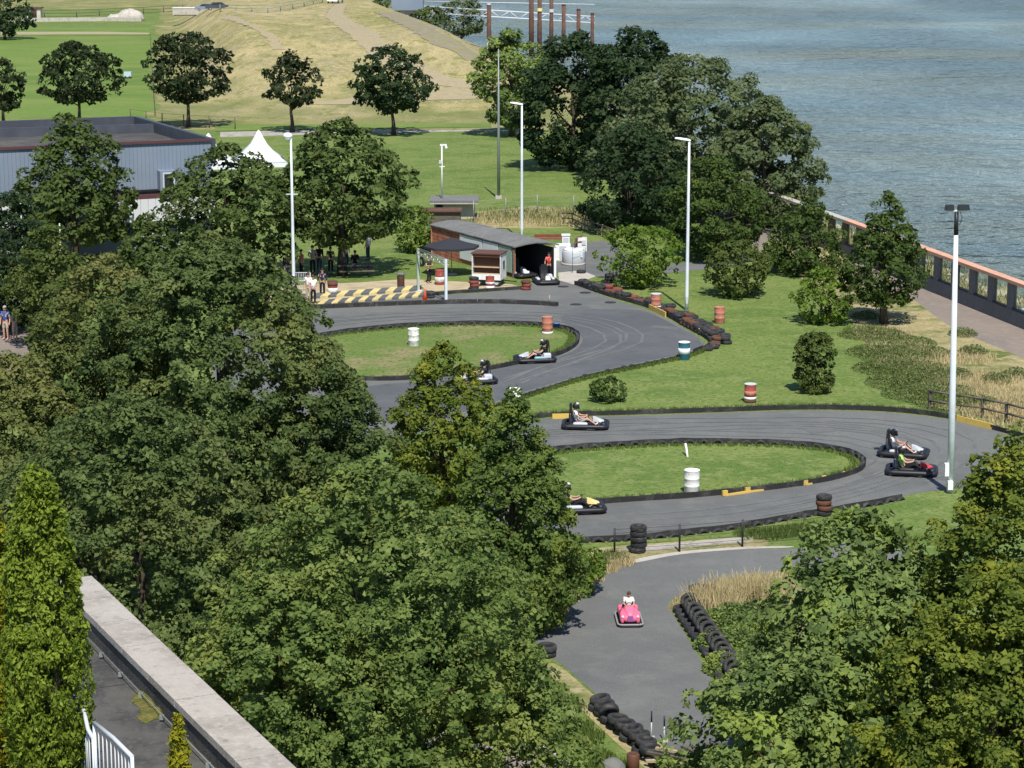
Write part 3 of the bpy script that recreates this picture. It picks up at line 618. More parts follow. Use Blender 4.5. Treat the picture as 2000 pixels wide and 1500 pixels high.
def crown(name, Rr, z0, z1, kind, size, rs, clump=0.5, lai=2.0, lump=0.16, lobes=9, inner=0.34, flat=0.75, lobe_amp=0.22, holes=0.0, upb=0.55, spray=0.0, ratio=0.62):
    hz = z1 - z0
    area = 2 * math.pi * Rr * hz * 0.95
    nl = int(lai * area / (0.36 * size * size)); nc = max(10, int(area / (math.pi * clump ** 2) * 2.0))
    per = max(6, nl // nc)
    # lobes push parts of the outline out and in
    ph = rs.uniform(0, 2 * math.pi, lobes); ss = rs.uniform(0.1, 0.95, lobes); am = rs.uniform(-0.6, 1.0, lobes) * lobe_amp; wd = rs.uniform(0.3, 0.6, lobes)
    g = np.linspace(0.002, 0.998, 300); pr = prof_r(kind, g); wg = np.maximum(pr, 0.04) * np.sqrt(hz ** 2 + (Rr * np.gradient(pr, g)) ** 2)
    s = np.interp(rs.uniform(0, 1, nc), np.cumsum(wg) / wg.sum(), g); n = len(s)
    phi = rs.uniform(0, 2 * math.pi, n)
    mod = np.ones(n)
    for a, b, c, d in zip(ph, ss, am, wd):
        da = np.angle(np.exp(1j * (phi - a))); mod += c * np.exp(-(da ** 2) / (2 * d * d) - ((s - b) ** 2) / (2 * (d * 0.45) ** 2))
    mod += lump * rs.normal(size=n) * 0.55
    inn = rs.uniform(0, 1, n) < inner
    rad = prof_r(kind, s) * Rr * mod * np.where(inn, rs.uniform(0.35, 0.8, n), rs.uniform(0.86, 1.0, n))
    zz = z0 + s * hz + lump * rs.normal(size=n) * clump * 0.7
    CC = np.stack([rad * np.cos(phi), rad * np.sin(phi), zz], 1)
    if holes > 0:
        hp = rs.normal(size=(14, 3)); hp /= np.linalg.norm(hp, axis=1, keepdims=True); hc = np.array([0, 0, (z0 + z1) / 2]) + hp * np.array([Rr, Rr, hz / 2]) * 0.95
        dmin = np.min(np.linalg.norm(CC[:, None] - hc[None], axis=2), axis=1); CC = CC[dmin > holes]; n = len(CC)
    cr = clump * rs.uniform(0.6, 1.35, n)
    ctint = rs.uniform(0, 1, n)
    idx = np.repeat(np.arange(n), per); m = len(idx)
    d = rs.normal(size=(m, 3)); d /= np.linalg.norm(d, axis=1, keepdims=True)
    cen = np.array([0, 0, z0 + 0.42 * hz]); out = CC[idx] - cen; out /= np.maximum(np.linalg.norm(out, axis=1, keepdims=True), 1e-6)
    d = d + out * 0.45 + np.array([0, 0, 0.25]); d /= np.linalg.norm(d, axis=1, keepdims=True)
    P = CC[idx] + d * (cr[idx] * rs.uniform(0.45, 1.0, m) ** 0.6)[:, None] * np.array([1, 1, flat])
    Nn = d * 0.7 + out * 0.35 + np.array([0, 0, upb]) + rs.normal(size=(m, 3)) * 0.62
    tint = np.clip(0.45 * ctint[idx] + 0.55 * rs.uniform(0, 1, m), 0, 1)
    return leaf_mesh(name, P, Nn, size * rs.uniform(0.72, 1.35, n)[idx], tint, rs, ratio, 0.25, spray), CC
def trunk_mesh(h, r, CC, rs, limbs=14, z0=1.0):
    m = MB(); k = 5
    pts = [(rs.normal() * 0.03 * i, rs.normal() * 0.03 * i, h * 0.62 * i / k) for i in range(k + 1)]; pts[0] = (0, 0, -0.1)
    m.tube(pts, [r * (1.35 if i == 0 else 1 - 0.85 * i / k) for i in range(k + 1)], 8)
    if len(CC):
        for i in rs.choice(len(CC), min(limbs, len(CC)), replace=False):
            c = CC[i]; zb = max(z0 * 0.8, min(h * 0.55, c[2] * 0.55)); f = zb / (h * 0.62)
            b = Vector((0, 0, zb)); e = b.lerp(Vector(c), 0.8); mid = b.lerp(e, 0.5) + Vector((0, 0, 0.08 * (e - b).length))
            rr = r * (1 - 0.8 * f) * 0.55
            m.tube([b, mid, e], [rr, rr * 0.6, rr * 0.15], 5)
    return m
SEED = [100]
def tree(label, xt, yt, h, Rr, kind, m, size, z0=None, clump=0.5, lai=2.2, group=None, name='leafy_tree', at=None, tr=None, cat='tree', **kw):
    """a tree whose tip lies on the sight line (xt, yt) at height h"""
    SEED[0] += 1; rs = np.random.RandomState(SEED[0])
    q = at if at is not None else G(xt, yt, h)
    z0 = h * 0.18 if z0 is None else z0
    me, CC = crown('crown', Rr, z0, h - clump * 0.5, kind, size, rs, clump, lai, **kw)
    me.materials.append(m)
    root = thing(name, label, cat, (q[0], q[1], 0), 0, group)
    trunk_mesh(h, tr or max(0.05, 0.028 * h), CC, rs, z0=z0).build('trunk', M_bark, root)
    link('crown', me, root)
    return root
LF_oak = leafmat('oak_leaves', (0.032, 0.062, 0.016), (0.163, 0.212, 0.066), (0.175, 0.201, 0.061), nscale=0.35)
LF_oak2 = leafmat('oak_leaves_light', (0.046, 0.089, 0.020), (0.216, 0.282, 0.074), (0.230, 0.270, 0.067), nscale=0.4)
LF_oakyel = leafmat('oak_leaves_yellowing', (0.051, 0.077, 0.019), (0.182, 0.207, 0.062), (0.204, 0.209, 0.066), nscale=0.4)
LF_horn = leafmat('hornbeam_leaves', (0.042, 0.077, 0.013), (0.196, 0.241, 0.038), (0.258, 0.278, 0.038), nscale=0.9)
LF_horn2 = leafmat('hornbeam_leaves_green', (0.046, 0.086, 0.019), (0.165, 0.225, 0.052), (0.19, 0.235, 0.044), nscale=0.9)
LF_maple = leafmat('maple_leaves', (0.062, 0.106, 0.032), (0.247, 0.322, 0.094), (0.287, 0.359, 0.069), nscale=0.55)
LF_mid = leafmat('chestnut_leaves', (0.030, 0.057, 0.014), (0.129, 0.170, 0.046), (0.103, 0.144, 0.039), nscale=0.5)
LF_lolly = leafmat('street_tree_leaves', (0.018, 0.032, 0.013), (0.052, 0.07, 0.026), None)
LF_dark = leafmat('dark_leaves', (0.016, 0.037, 0.014), (0.057, 0.090, 0.034), None)
LF_grey = leafmat('poplar_leaves', (0.066, 0.099, 0.040), (0.172, 0.207, 0.092), (0.127, 0.163, 0.064), nscale=0.5)
LF_fresh = leafmat('bright_leaves', (0.063, 0.121, 0.016), (0.165, 0.237, 0.033), None)
LF_shrub = leafmat('shrub_leaves', (0.051, 0.089, 0.019), (0.144, 0.169, 0.044), None)
LF_conif = leafmat('conifer_sprays', (0.030, 0.062, 0.014), (0.115, 0.163, 0.037), None)
LF_thuja = leafmat('thuja_sprays', (0.094, 0.150, 0.015), (0.269, 0.338, 0.043), None)
LF_gold = leafmat('golden_thuja_sprays', (0.15, 0.16, 0.012), (0.34, 0.32, 0.022), None)
LF_scrub = leafmat('scrub_leaves', (0.105, 0.14, 0.042), (0.215, 0.255, 0.092), None)
LF_straw = leafmat('dry_grass_blades', (0.36, 0.3, 0.15), (0.58, 0.48, 0.27), None, trans=0.15)
LF_blade = leafmat('green_grass_blades', (0.06, 0.10, 0.02), (0.15, 0.20, 0.05), None, trans=0.2)

# near trees
OAK = 'big oaks in front of the kart track'
tree('yellow green oak crown at the left edge just above the thuja tip', 20, 690, 8.6, 2.5, 'dome', LF_oakyel, 0.14, 1.0, 0.34, 2.3, OAK, tr=0.2, lump=0.2)
tree('huge dark oak filling the left middle of the view', 420, 462, 12.0, 4.5, 'dome', LF_oak, 0.15, 1.4, 0.36, 3.0, OAK, tr=0.3, lump=0.18, lobes=18, inner=0.42, lobe_amp=0.16)
tree('yellowing oak at the left above the bright green thuja', 195, 495, 11.0, 2.9, 'dome', LF_oakyel, 0.15, 1.2, 0.36, 2.2, OAK, tr=0.26, lump=0.2, lobes=14)
tree('dark oak just behind the stone coped roof edge', 255, 770, 10.0, 3.9, 'dome', LF_oak, 0.13, 1.2, 0.32, 2.2, OAK, tr=0.26, lump=0.2, lobes=16)
tree('lighter green oak at bottom centre reaching over the toy car road', 715, 905, 9.6, 3.55, 'dome', LF_oak2, 0.13, 1.0, 0.32, 2.3, OAK, tr=0.27, lump=0.2, lobe_amp=0.26, lobes=16)
tree('dark oak crown left of the rounded hornbeam', 625, 695, 8.4, 2.2, 'dome', LF_oak, 0.14, 0.8, 0.34, 2.6, OAK, tr=0.2, lump=0.18)
tree('oak crown filling the gap beside the roof parapet at the bottom', 560, 1120, 7.6, 2.9, 'dome', LF_oak2, 0.125, 0.8, 0.30, 2.2, OAK, tr=0.2, lump=0.2)
tree('low oak crown at the bottom centre over the brown path', 925, 1228, 5.6, 2.3, 'dome', LF_oak2, 0.12, 0.9, 0.30, 2.0, OAK, tr=0.16, lump=0.22, lobe_amp=0.3)
tree('rounded yellow green hornbeam in front of the hidden kart', 868, 664, 6.8, 1.95, 'egg', LF_horn, 0.15, 0.5, 0.30, 2.4, 'hornbeams by the track', lump=0.16)
tree('taller hornbeam right of the rounded one, beside the toy car road', 1003, 762, 7.6, 2.3, 'cone', LF_horn2, 0.135, 0.2, 0.28, 2.4, 'hornbeams by the track', lump=0.16)
tree('light green maple at the lower right, top level with the bottom lane', 1690, 985, 7.6, 2.35, 'egg', LF_maple, 0.19, 1.6, 0.40, 2.3, 'maples at the lower right', lobe_amp=0.35, tr=0.18, lump=0.24, lobes=16)
tree('maple crown in front of the taller lower right maple', 1745, 1190, 5.6, 2.5, 'dome', LF_maple, 0.19, 0.5, 0.40, 2.3, 'maples at the lower right', lobe_amp=0.3, lump=0.22)
tree('yellow green hornbeam at the right edge hiding the track bend', 2010, 822, 10.0, 2.8, 'egg', LF_horn, 0.135, 0.8, 0.34, 2.3, 'hornbeams by the track', lobe_amp=0.25, lump=0.2)
tree('dark hornbeam filling the bottom right corner', 1960, 1110, 7.4, 2.8, 'dome', LF_horn, 0.13, 0.5, 0.34, 2.2, 'hornbeams by the track', lump=0.2)
tree('low maple spreading at the bottom edge right of the tyre pile', 1515, 1282, 4.6, 2.2, 'dome', LF_maple, 0.18, 0.3, 0.38, 2.3, 'maples at the lower right', lump=0.24, lobe_amp=0.3)
# mid-distance trees
HT = 'trees in front of the hall'
MIDKW = dict(lump=0.22, lobes=18, lobe_amp=0.26, upb=0.75)
tree('dark green tree in front of the left end of the grey hall', 135, 212, 10.0, 3.6, 'cone', LF_mid, 0.33, 1.6, 0.55, 2.4, HT, **MIDKW)
tree('broad green tree between the hall and the white tent', 440, 280, 8.6, 3.8, 'dome', LF_mid, 0.32, 0.8, 0.55, 2.4, HT, **MIDKW)
tree('broad dark tree with the crowd standing in its shade', 664, 230, 9.8, 3.5, 'dome', LF_mid, 0.33, 2.2, 0.55, 2.4, HT, **MIDKW)
tree('small green tree hiding the hall windows', 282, 418, 5.0, 1.5, 'egg', LF_mid, 0.28, 0.6, 0.45, 2.3, HT, **MIDKW)
tree('dark dense tree at the far left edge behind the flagpoles', 10, 372, 7.6, 2.7, 'egg', LF_dark, 0.22, 0.5, 0.5, 2.0, 'trees in front of the hall')
tree('olive tree between the two flagpoles', 95, 432, 6.6, 1.9, 'egg', LF_shrub, 0.2, 0.5, 0.42, 1.9, 'trees in front of the hall')
tree('bright green round shrub against the brick shed', 812, 402, 3.1, 1.15, 'column', LF_fresh, 0.18, 0.1, 0.3, 2.0, None, name='round_shrub', cat='shrub')
# far trees by the river
tree('light green tree left of the dark riverside grove', 1000, 62, 10.5, 3.4, 'round', LF_maple, 0.38, 1.2, 0.8, 2.7, 'riverside grove')
tree('tall very dark tree of the riverside grove', 1120, 58, 12.2, 4.6, 'dome', LF_dark, 0.38, 0.8, 0.85, 2.7, 'riverside grove')
tree('dark tree behind the grey green poplar crown', 1240, 55, 12.6, 4.6, 'dome', LF_dark, 0.38, 0.8, 0.85, 2.7, 'riverside grove')
tree('big grey green poplar, largest of the riverside grove', 1345, 105, 12.0, 6.0, 'dome', LF_grey, 0.33, 1.0, 0.8, 2.7, 'riverside grove', lobe_amp=0.3)
tree('grey green poplar at the water side of the grove', 1495, 188, 9.4, 3.9, 'egg', LF_grey, 0.30, 0.8, 0.7, 2.7, 'riverside grove', lobe_amp=0.3)
tree('dark low crown under the poplars at the left of the pale lamp', 1230, 240, 7.6, 3.6, 'dome', LF_dark, 0.3, 0.4, 0.7, 2.0, 'riverside grove')
tree('dense dark green tree right behind the pale lamp post', 1392, 300, 6.9, 3.4, 'egg', LF_conif, 0.25, 0.6, 0.55, 2.1, None)
tree('spreading bright shrub beside the service yard', 1250, 440, 3.7, 2.2, 'round', LF_fresh, 0.22, 0.3, 0.42, 1.7, 'shrubs on the big lawn', name='spreading_shrub', cat='shrub', lobe_amp=0.35)
tree('rounded olive shrub right of the pale lamp post', 1443, 470, 3.3, 1.75, 'round', LF_shrub, 0.2, 0.1, 0.36, 2.0, 'shrubs on the big lawn', name='round_shrub', cat='shrub')
tree('dark broad conifer in front of the brick river wall', 1580, 382, 4.9, 2.5, 'cone', LF_conif, 0.22, 0.3, 0.45, 2.1, None, name='conifer')
tree('tall ragged conifer right of the river wall shrubs', 1735, 370, 7.4, 2.0, 'cone', LF_conif, 0.2, 1.3, 0.42, 2.1, None, name='conifer', lobe_amp=0.35)
tree('leafy bright bush under the ragged conifer', 1608, 526, 3.0, 1.35, 'round', LF_fresh, 0.19, 0.05, 0.32, 1.9, 'shrubs on the big lawn', name='leafy_bush', cat='shrub', lobe_amp=0.35)
tree('clipped boxy shrub alone on the big lawn', 1594, 648, 2.9, 0.92, 'column', LF_shrub, 0.15, 0.02, 0.22, 3.2, 'shrubs on the big lawn', name='clipped_shrub', cat='shrub', lump=0.10, lobe_amp=0.08)
tree('small dark shrub on the lawn above the white shirted kart driver', 1190, 736, 1.15, 0.78, 'round', LF_conif, 0.14, 0.02, 0.2, 2.2, 'shrubs on the big lawn', name='small_shrub', cat='shrub')
tree('yellow green bush at the foot of the taller hornbeam', 1120, 1062, 1.7, 0.9, 'round', LF_fresh, 0.14, 0.02, 0.24, 2.0, None, name='leafy_bush', cat='shrub')
# avenue of clipped trees at the foot of the mound
for lab, x, y, h, r, k in (('leftmost of the clipped avenue trees, cut by the edge', 2, 118, 7.0, 2.3, 'round'), ('second clipped avenue tree from the left, behind the hall tree', 150, 80, 9.0, 3.6, 'dome'), ('largest round clipped avenue tree with a bare trunk', 362, 66, 9.8, 3.8, 'round'), ('smallest ragged avenue tree, right of the round one', 568, 100, 8.3, 2.6, 'egg'), ('umbrella shaped avenue tree at the right end of the row', 767, 86, 9.2, 3.5, 'dome')):
    tree(lab, x, y, h, r, k, LF_lolly if x != 767 else LF_dark, 0.40, h * (0.30 if x != 568 else 0.34), 0.62, 2.4, 'avenue of clipped trees', name='avenue_tree', lobe_amp=0.3, lobes=14, lump=0.24, holes=0.8 if x == 568 else 0.55, tr=0.22)
tree('dark tree in the top left corner of the view', 5, -22, 9.0, 5.0, 'dome', LF_dark, 0.6, 1.0, 1.0, 1.8, None)
tree('grey willow bush at the water by the landing stage', 905, 26, 6.0, 4.2, 'round', LF_grey, 0.5, -0.5, 0.9, 1.8, None, name='willow_bush', cat='shrub', at=(G(905, 60, 0).x, G(905, 60, 0).y, 0))
tree('green bush left of the landing stage house', 755, -8, 6.0, 4.0, 'round', LF_mid, 0.5, -0.5, 0.9, 1.8, None, name='leafy_bush', cat='shrub', at=(G(760, 22, 3).x, G(760, 22, 3).y, 0))
tree('green bush under the gangway', 842, 32, 5.0, 3.0, 'round', LF_mid, 0.5, -0.5, 0.8, 1.8, None, name='leafy_bush', cat='shrub', at=(G(842, 45, 2).x, G(842, 45, 2).y, 0))

def blades(name, pts_rad, count, hmin, hmax, wid, m, seed, z=0.0, lean=0.25):
    """upright narrow blades scattered over discs (x, y, radius)"""
    rs = np.random.RandomState(seed); out = []
    w_ = np.array([p[2] ** 2 for p in pts_rad]); w_ = w_ / w_.sum(); ii = rs.choice(len(pts_rad), count, p=w_)
    P = np.array([[p[0], p[1], p[2]] for p in pts_rad])[ii]
    a = rs.uniform(0, 2 * math.pi, count); rr = P[:, 2] * np.sqrt(rs.uniform(0, 1, count))
    x = P[:, 0] + rr * np.cos(a); y = P[:, 1] + rr * np.sin(a); hh = rs.uniform(hmin, hmax, count)
    b = rs.uniform(0, 2 * math.pi, count); dx, dy = np.cos(b) * wid / 2, np.sin(b) * wid / 2
    lx, ly = rs.normal(size=count) * lean * hh, rs.normal(size=count) * lean * hh
    V = np.empty((count, 4, 3), dtype=np.float32)
    zz = np.full(count, z)
    V[:, 0] = np.stack([x - dx, y - dy, zz], 1); V[:, 1] = np.stack([x + dx, y + dy, zz], 1)
    V[:, 2] = np.stack([x + dx * .3 + lx, y + dy * .3 + ly, zz + hh], 1); V[:, 3] = np.stack([x - dx * .3 + lx, y - dy * .3 + ly, zz + hh], 1)
    me = bpy.data.meshes.new(name); me.vertices.add(4 * count); me.vertices.foreach_set('co', V.reshape(-1))
    me.loops.add(4 * count); me.loops.foreach_set('vertex_index', np.arange(4 * count, dtype=np.int32))
    me.polygons.add(count); me.polygons.foreach_set('loop_start', np.arange(0, 4 * count, 4, dtype=np.int32)); me.update(calc_edges=True)
    me.attributes.new('tint', 'FLOAT', 'FACE').data.foreach_set('value', rs.uniform(0, 1, count).astype(np.float32))
    o = link(name, me, None, mat=m); o['kind'] = 'stuff'
    return o
def discs(pxs, rad, z=0): return [(*G(x, y, z)[:2], rad) for x, y in pxs]
blades('tall_dry_grass', discs([(1390, 1185), (1420, 1178), (1450, 1172), (1480, 1168), (1500, 1175), (1400, 1200)], 0.75), 5200, 0.35, 0.85, 0.03, LF_straw, 1)
blades('verge_grass', discs([(1130, 1150), (1150, 1132), (1180, 1112), (1210, 1100), (1100, 1172), (1080, 1195)], 0.55), 3000, 0.08, 0.3, 0.03, LF_straw, 2)
blades('verge_grass', discs([(1140, 1122), (1165, 1106), (1195, 1092), (1110, 1150)], 0.6), 2500, 0.08, 0.3, 0.03, LF_blade, 3)
blades('field_edge_grass', discs([(940 + 26 * i, 436 - (i % 3) * 8) for i in range(10)], 2.6), 2600, 0.1, 0.32, 0.05, LF_straw, 4)
blades('field_edge_grass', discs([(950 + 26 * i, 430 - (i % 3) * 8) for i in range(10)], 2.6), 3200, 0.1, 0.3, 0.05, LF_blade, 14)
blades('bank_grass', discs([(1720 + 28 * i, 655 + 16 * i + (i % 3) * 14) for i in range(11)] + [(1880, 700), (1930, 740), (1960, 770), (1990, 800)], 1.7), 12000, 0.1, 0.32, 0.04, LF_straw, 5)
blades('bank_grass', discs([(1700, 650), (1720, 690), (1740, 720), (1770, 740), (1800, 760), (1840, 780), (1780, 700), (1820, 730)], 1.5), 9000, 0.1, 0.3, 0.04, LF_blade, 6)
blades('verge_grass', discs([(1500 + 25 * i, 1046 - 3.4 * i) for i in range(9)] + [(1470, 1045)], 0.7), 5000, 0.08, 0.25, 0.03, LF_blade, 7)
blades('verge_grass', discs([(1075, 1440), (1110, 1465), (1140, 1440), (1160, 1480), (1120, 1420), (1190, 1500)], 0.6), 5000, 0.06, 0.18, 0.03, LF_blade, 8)
wy = [(y, f) for y in range(104, 170, 2) for f in (0.08, 0.18, 0.3, 0.42)]
blades('bank_grass', [(interp(SHORE, y) + interp(BANKW, y) * f, y, 1.8) for y, f in wy][::3], 7000, 0.15, 0.4, 0.06, LF_straw, 9, z=-1.1)
blades('bank_grass', [(interp(SHORE, y) + interp(BANKW, y) * f, y, 1.8) for y, f in wy][1::3], 6000, 0.15, 0.45, 0.07, LF_shrub, 10, z=-1.1)
# scrub patches : low woody ground cover on the slope, ivy beside the toy car road
def lowcover(name, pxs, rad, h, m, size, seed, n):
    rs = np.random.RandomState(seed); pts = np.array([G(x, y)[:] for x, y in pxs]); ii = rs.randint(0, len(pts), n)
    a = rs.uniform(0, 2 * math.pi, n); rr = rad * np.sqrt(rs.uniform(0, 1, n)); P = pts[ii].copy()
    P[:, 0] += rr * np.cos(a); P[:, 1] += rr * np.sin(a); hump = np.sqrt(np.clip(1 - (rr / rad) ** 2, 0, 1))
    P[:, 2] = h * hump * rs.uniform(0.25, 1.0, n) + 0.1 * h * np.sin(P[:, 0] * 3) * np.cos(P[:, 1] * 2)
    N = rs.normal(size=(n, 3)) * 0.6 + np.array([0, 0, 0.8])
    me = leaf_mesh(name, P, N, size, rs.uniform(0, 1, n), rs); o = link(name, me, None, mat=m); o['kind'] = 'stuff'; return o
lowcover('scrub_cover', [(1705, 655), (1722, 690), (1738, 722), (1765, 750), (1790, 690), (1760, 670), (1800, 772), (1830, 765), (1820, 735), (1780, 720), (1850, 785), (1750, 700), (1800, 745)], 1.9, 0.34, LF_scrub, 0.10, 21, 30000)
lowcover('ivy_cover', [(1400, 1225), (1430, 1215), (1460, 1210), (1400, 1265), (1440, 1260), (1480, 1240), (1420, 1310), (1465, 1300)], 0.75, 0.6, LF_maple, 0.10, 22, 16000)
lowcover('scrub_cover', [(1880, 655), (1900, 690), (1945, 745), (1985, 735), (1870, 735), (1920, 790), (1660, 590), (1690, 620)], 0.8, 0.45, LF_scrub, 0.10, 23, 6000)
# ------------------------------------------------------------------ foreground roof, railing, thujas
ZR = 12.0
pa, pb = G(172, 1125, ZR), G(570, 1500, ZR)               # outer edge of the coping
pd = (pb - pa).normalized(); pn = Vector((pd.y, -pd.x, 0)) # pn points in over the roof
if pn.x > 0: pn = -pn
CW = 0.50
hall = thing('flat_roofed_building', 'near flat roofed building with dark felt roof and pale stone coping', 'building', (pa.x, pa.y, 0))
def loc(v): return (v.x - pa.x, v.y - pa.y, v.z)
L = 24.0
o0, o1 = pa, pa + pd * L; i0, i1 = pa + pn * CW, pa + pn * CW + pd * L
far_l = pa + pn * 9; near_l = far_l + pd * L
q = [loc(Vector((v.x, v.y, 0))) for v in (o0 - pn * -0.06, o1 - pn * -0.06, near_l, far_l)]
MB().prism(q, 0.0, ZR - 0.42).build('wall', M_cream, hall)
# roofing felt laid in sheets
ns = 12
ang = math.atan2(pd.y, pd.x)
for j in range(9):
    for i in range(ns):
        a = i1 * 0 + i0 + pd * (L * i / ns) + pn * (j * 1.0)
        vs = [a, a + pd * (L / ns - .0), a + pd * (L / ns) + pn * 1.0, a + pn * 1.0]
        lift = ZR - 0.40 + 0.004 * ((i + j) % 2) + 0.003 * (j % 3)
        vs = [loc(Vector((v.x, v.y, lift))) for v in vs]
        MB().add(vs, [(0, 1, 2, 3)]).build('felt_sheet', M_felt, hall).data.flip_normals() if pn.cross(pd).z > 0 else MB().add(vs, [(0, 1, 2, 3)]).build('felt_sheet', M_felt, hall)
MB().add([loc(Vector((v.x, v.y, z))) for v, z in ((i0, ZR - 0.42), (i1, ZR - 0.42), (i1, ZR - 0.02), (i0, ZR - 0.02), (i0 - pn * 0.02, ZR - 0.42), (i1 - pn * 0.02, ZR - 0.42), (i1 - pn * 0.02, ZR - 0.02), (i0 - pn * 0.02, ZR - 0.02))], [(0, 1, 2, 3), (7, 6, 5, 4), (3, 2, 6, 7)]).build('parapet_upstand', M_felt, hall)
nc = 20
for i in range(nc):
    a = o0 + pd * (L * i / nc + 0.008); b = o0 + pd * (L * (i + 1) / nc - 0.008)
    vs = [loc(Vector((v.x, v.y, 0)))[:2] for v in (a - pn * 0.05, b - pn * 0.05, b + pn * (CW + .03), a + pn * (CW + .03))]
    MB().prism(vs, ZR - 0.10, ZR + rb.uniform(-.004, .004)).build('coping_stone', M_coping, hall)
MB().tube([loc(Vector((v.x, v.y, ZR - 0.30))) for v in (i0 + pn * 0.10 + pd * .4, i0 + pn * 0.10 + pd * 9)], 0.006, 6).build('lightning_wire', M_greypole, hall)
for k in range(9):
    v = i0 + pn * 0.10 + pd * (0.9 + k * 0.95); MB().box((0, 0, 0), (0.06, 0.05, 0.06)).build('wire_clip', M_greypole, hall, loc(Vector((v.x, v.y, ZR - 0.34))))
rsm = np.random.RandomState(5)
for nm, px, py, rx, ry in (('moss_cushion', 296, 1362, 0.30, 0.62), ('moss_cushion', 300, 1392, 0.22, 0.4)):
    c = G(px, py, ZR - 0.39); n_ = 18
    vs = [(c.x - pa.x, c.y - pa.y, ZR - 0.345)] + [(c.x - pa.x + rx * math.cos(2 * math.pi * i / n_) * rsm.uniform(.6, 1.1), c.y - pa.y + ry * math.sin(2 * math.pi * i / n_) * rsm.uniform(.6, 1.1), ZR - 0.392) for i in range(n_)]
    MB().add(vs, [(0, 1 + i, 1 + (i + 1) % n_) for i in range(n_)], True).build('moss_patch', M_moss if px > 250 else M_roofgrey, hall)
# thujas standing on the roof terrace
def thuja(label, px, py, ztop, depth_z, Rr, m, size, clump, zb, kind='thuja', lai=5.0):
    SEED[0] += 1; rs = np.random.RandomState(SEED[0]); q = G(px, py, ztop)
    me, CC = crown('crown', Rr, 0.05, ztop - zb, kind, size, rs, clump, lai, lump=0.10, lobe_amp=0.08, inner=0.35, flat=1.6, upb=0.15, spray=0.7, ratio=0.5)
    me.materials.append(m)
    root = thing('thuja', label, 'conifer', (q.x, q.y, zb), 0, 'thujas on the roof terrace')
    trunk_mesh(ztop - zb, 0.06, CC, rs, 4).build('trunk', M_bark, root); link('crown', me, root)
    MB().lathe([(Rr * 0.45, 0.0), (Rr * 0.55, 0.32), (Rr * 0.60, 0.34), (Rr * 0.60, 0.38), (Rr * 0.5, 0.38)], 20).build('planter', M_rust, root)
thuja('tall bright green thuja column at the left edge in front of the felt roof', 72, 922, 15.6, 0, 0.475, LF_thuja, 0.064, 0.085, ZR - 0.38)
thuja('golden tipped thuja at the far left edge behind the tall one', -25, 985, 15.0, 0, 0.36, LF_gold, 0.064, 0.085, ZR - 0.38)
thuja('small golden thuja at the bottom edge in front of the coping', 348, 1408, 13.0, 0, 0.17, LF_gold, 0.055, 0.06, ZR - 0.38, 'spire')
# galvanised railing with upright bars
def railing(label, pts, nbar, h):
    root = thing('railing', label, 'railing', (pts[0].x, pts[0].y, ZR - 0.38), 0, 'bar railings on the roof')
    P = [Vector((p.x - pts[0].x, p.y - pts[0].y, p.z - (ZR - 0.38))) for p in pts]
    MB().tube(P, 0.026, 8).build('handrail', M_palegrey, root)
    MB().tube([Vector((p.x, p.y, 0.10)) for p in P], 0.016, 6).build('bottom_rail', M_galv, root)
    L_ = sum((b - a).length for a, b in zip(P, P[1:])); rp_ = resample(P, L_ / nbar)
    for p_ in rp_: MB().tube([(p_.x, p_.y, 0.10), (p_.x, p_.y, p_.z)], 0.009, 5).build('bar', M_palegrey, root)
    for p_ in (P[0], P[-1]): MB().tube([(p_.x, p_.y, 0.0), (p_.x, p_.y, p_.z)], 0.022, 6).build('post', M_galv, root)
zt = ZR + 0.68
railing('grey bar railing section right of the tall thuja, bent down at its end', [G(133, 1350, zt), G(164, 1388, zt), G(172, 1425, zt - 0.14), G(182, 1442, zt - 0.2)], 9, 1)
railing('lower grey bar railing section at the bottom edge', [G(184, 1412, zt), G(222, 1442, zt), G(258, 1478, zt)], 10, 1)

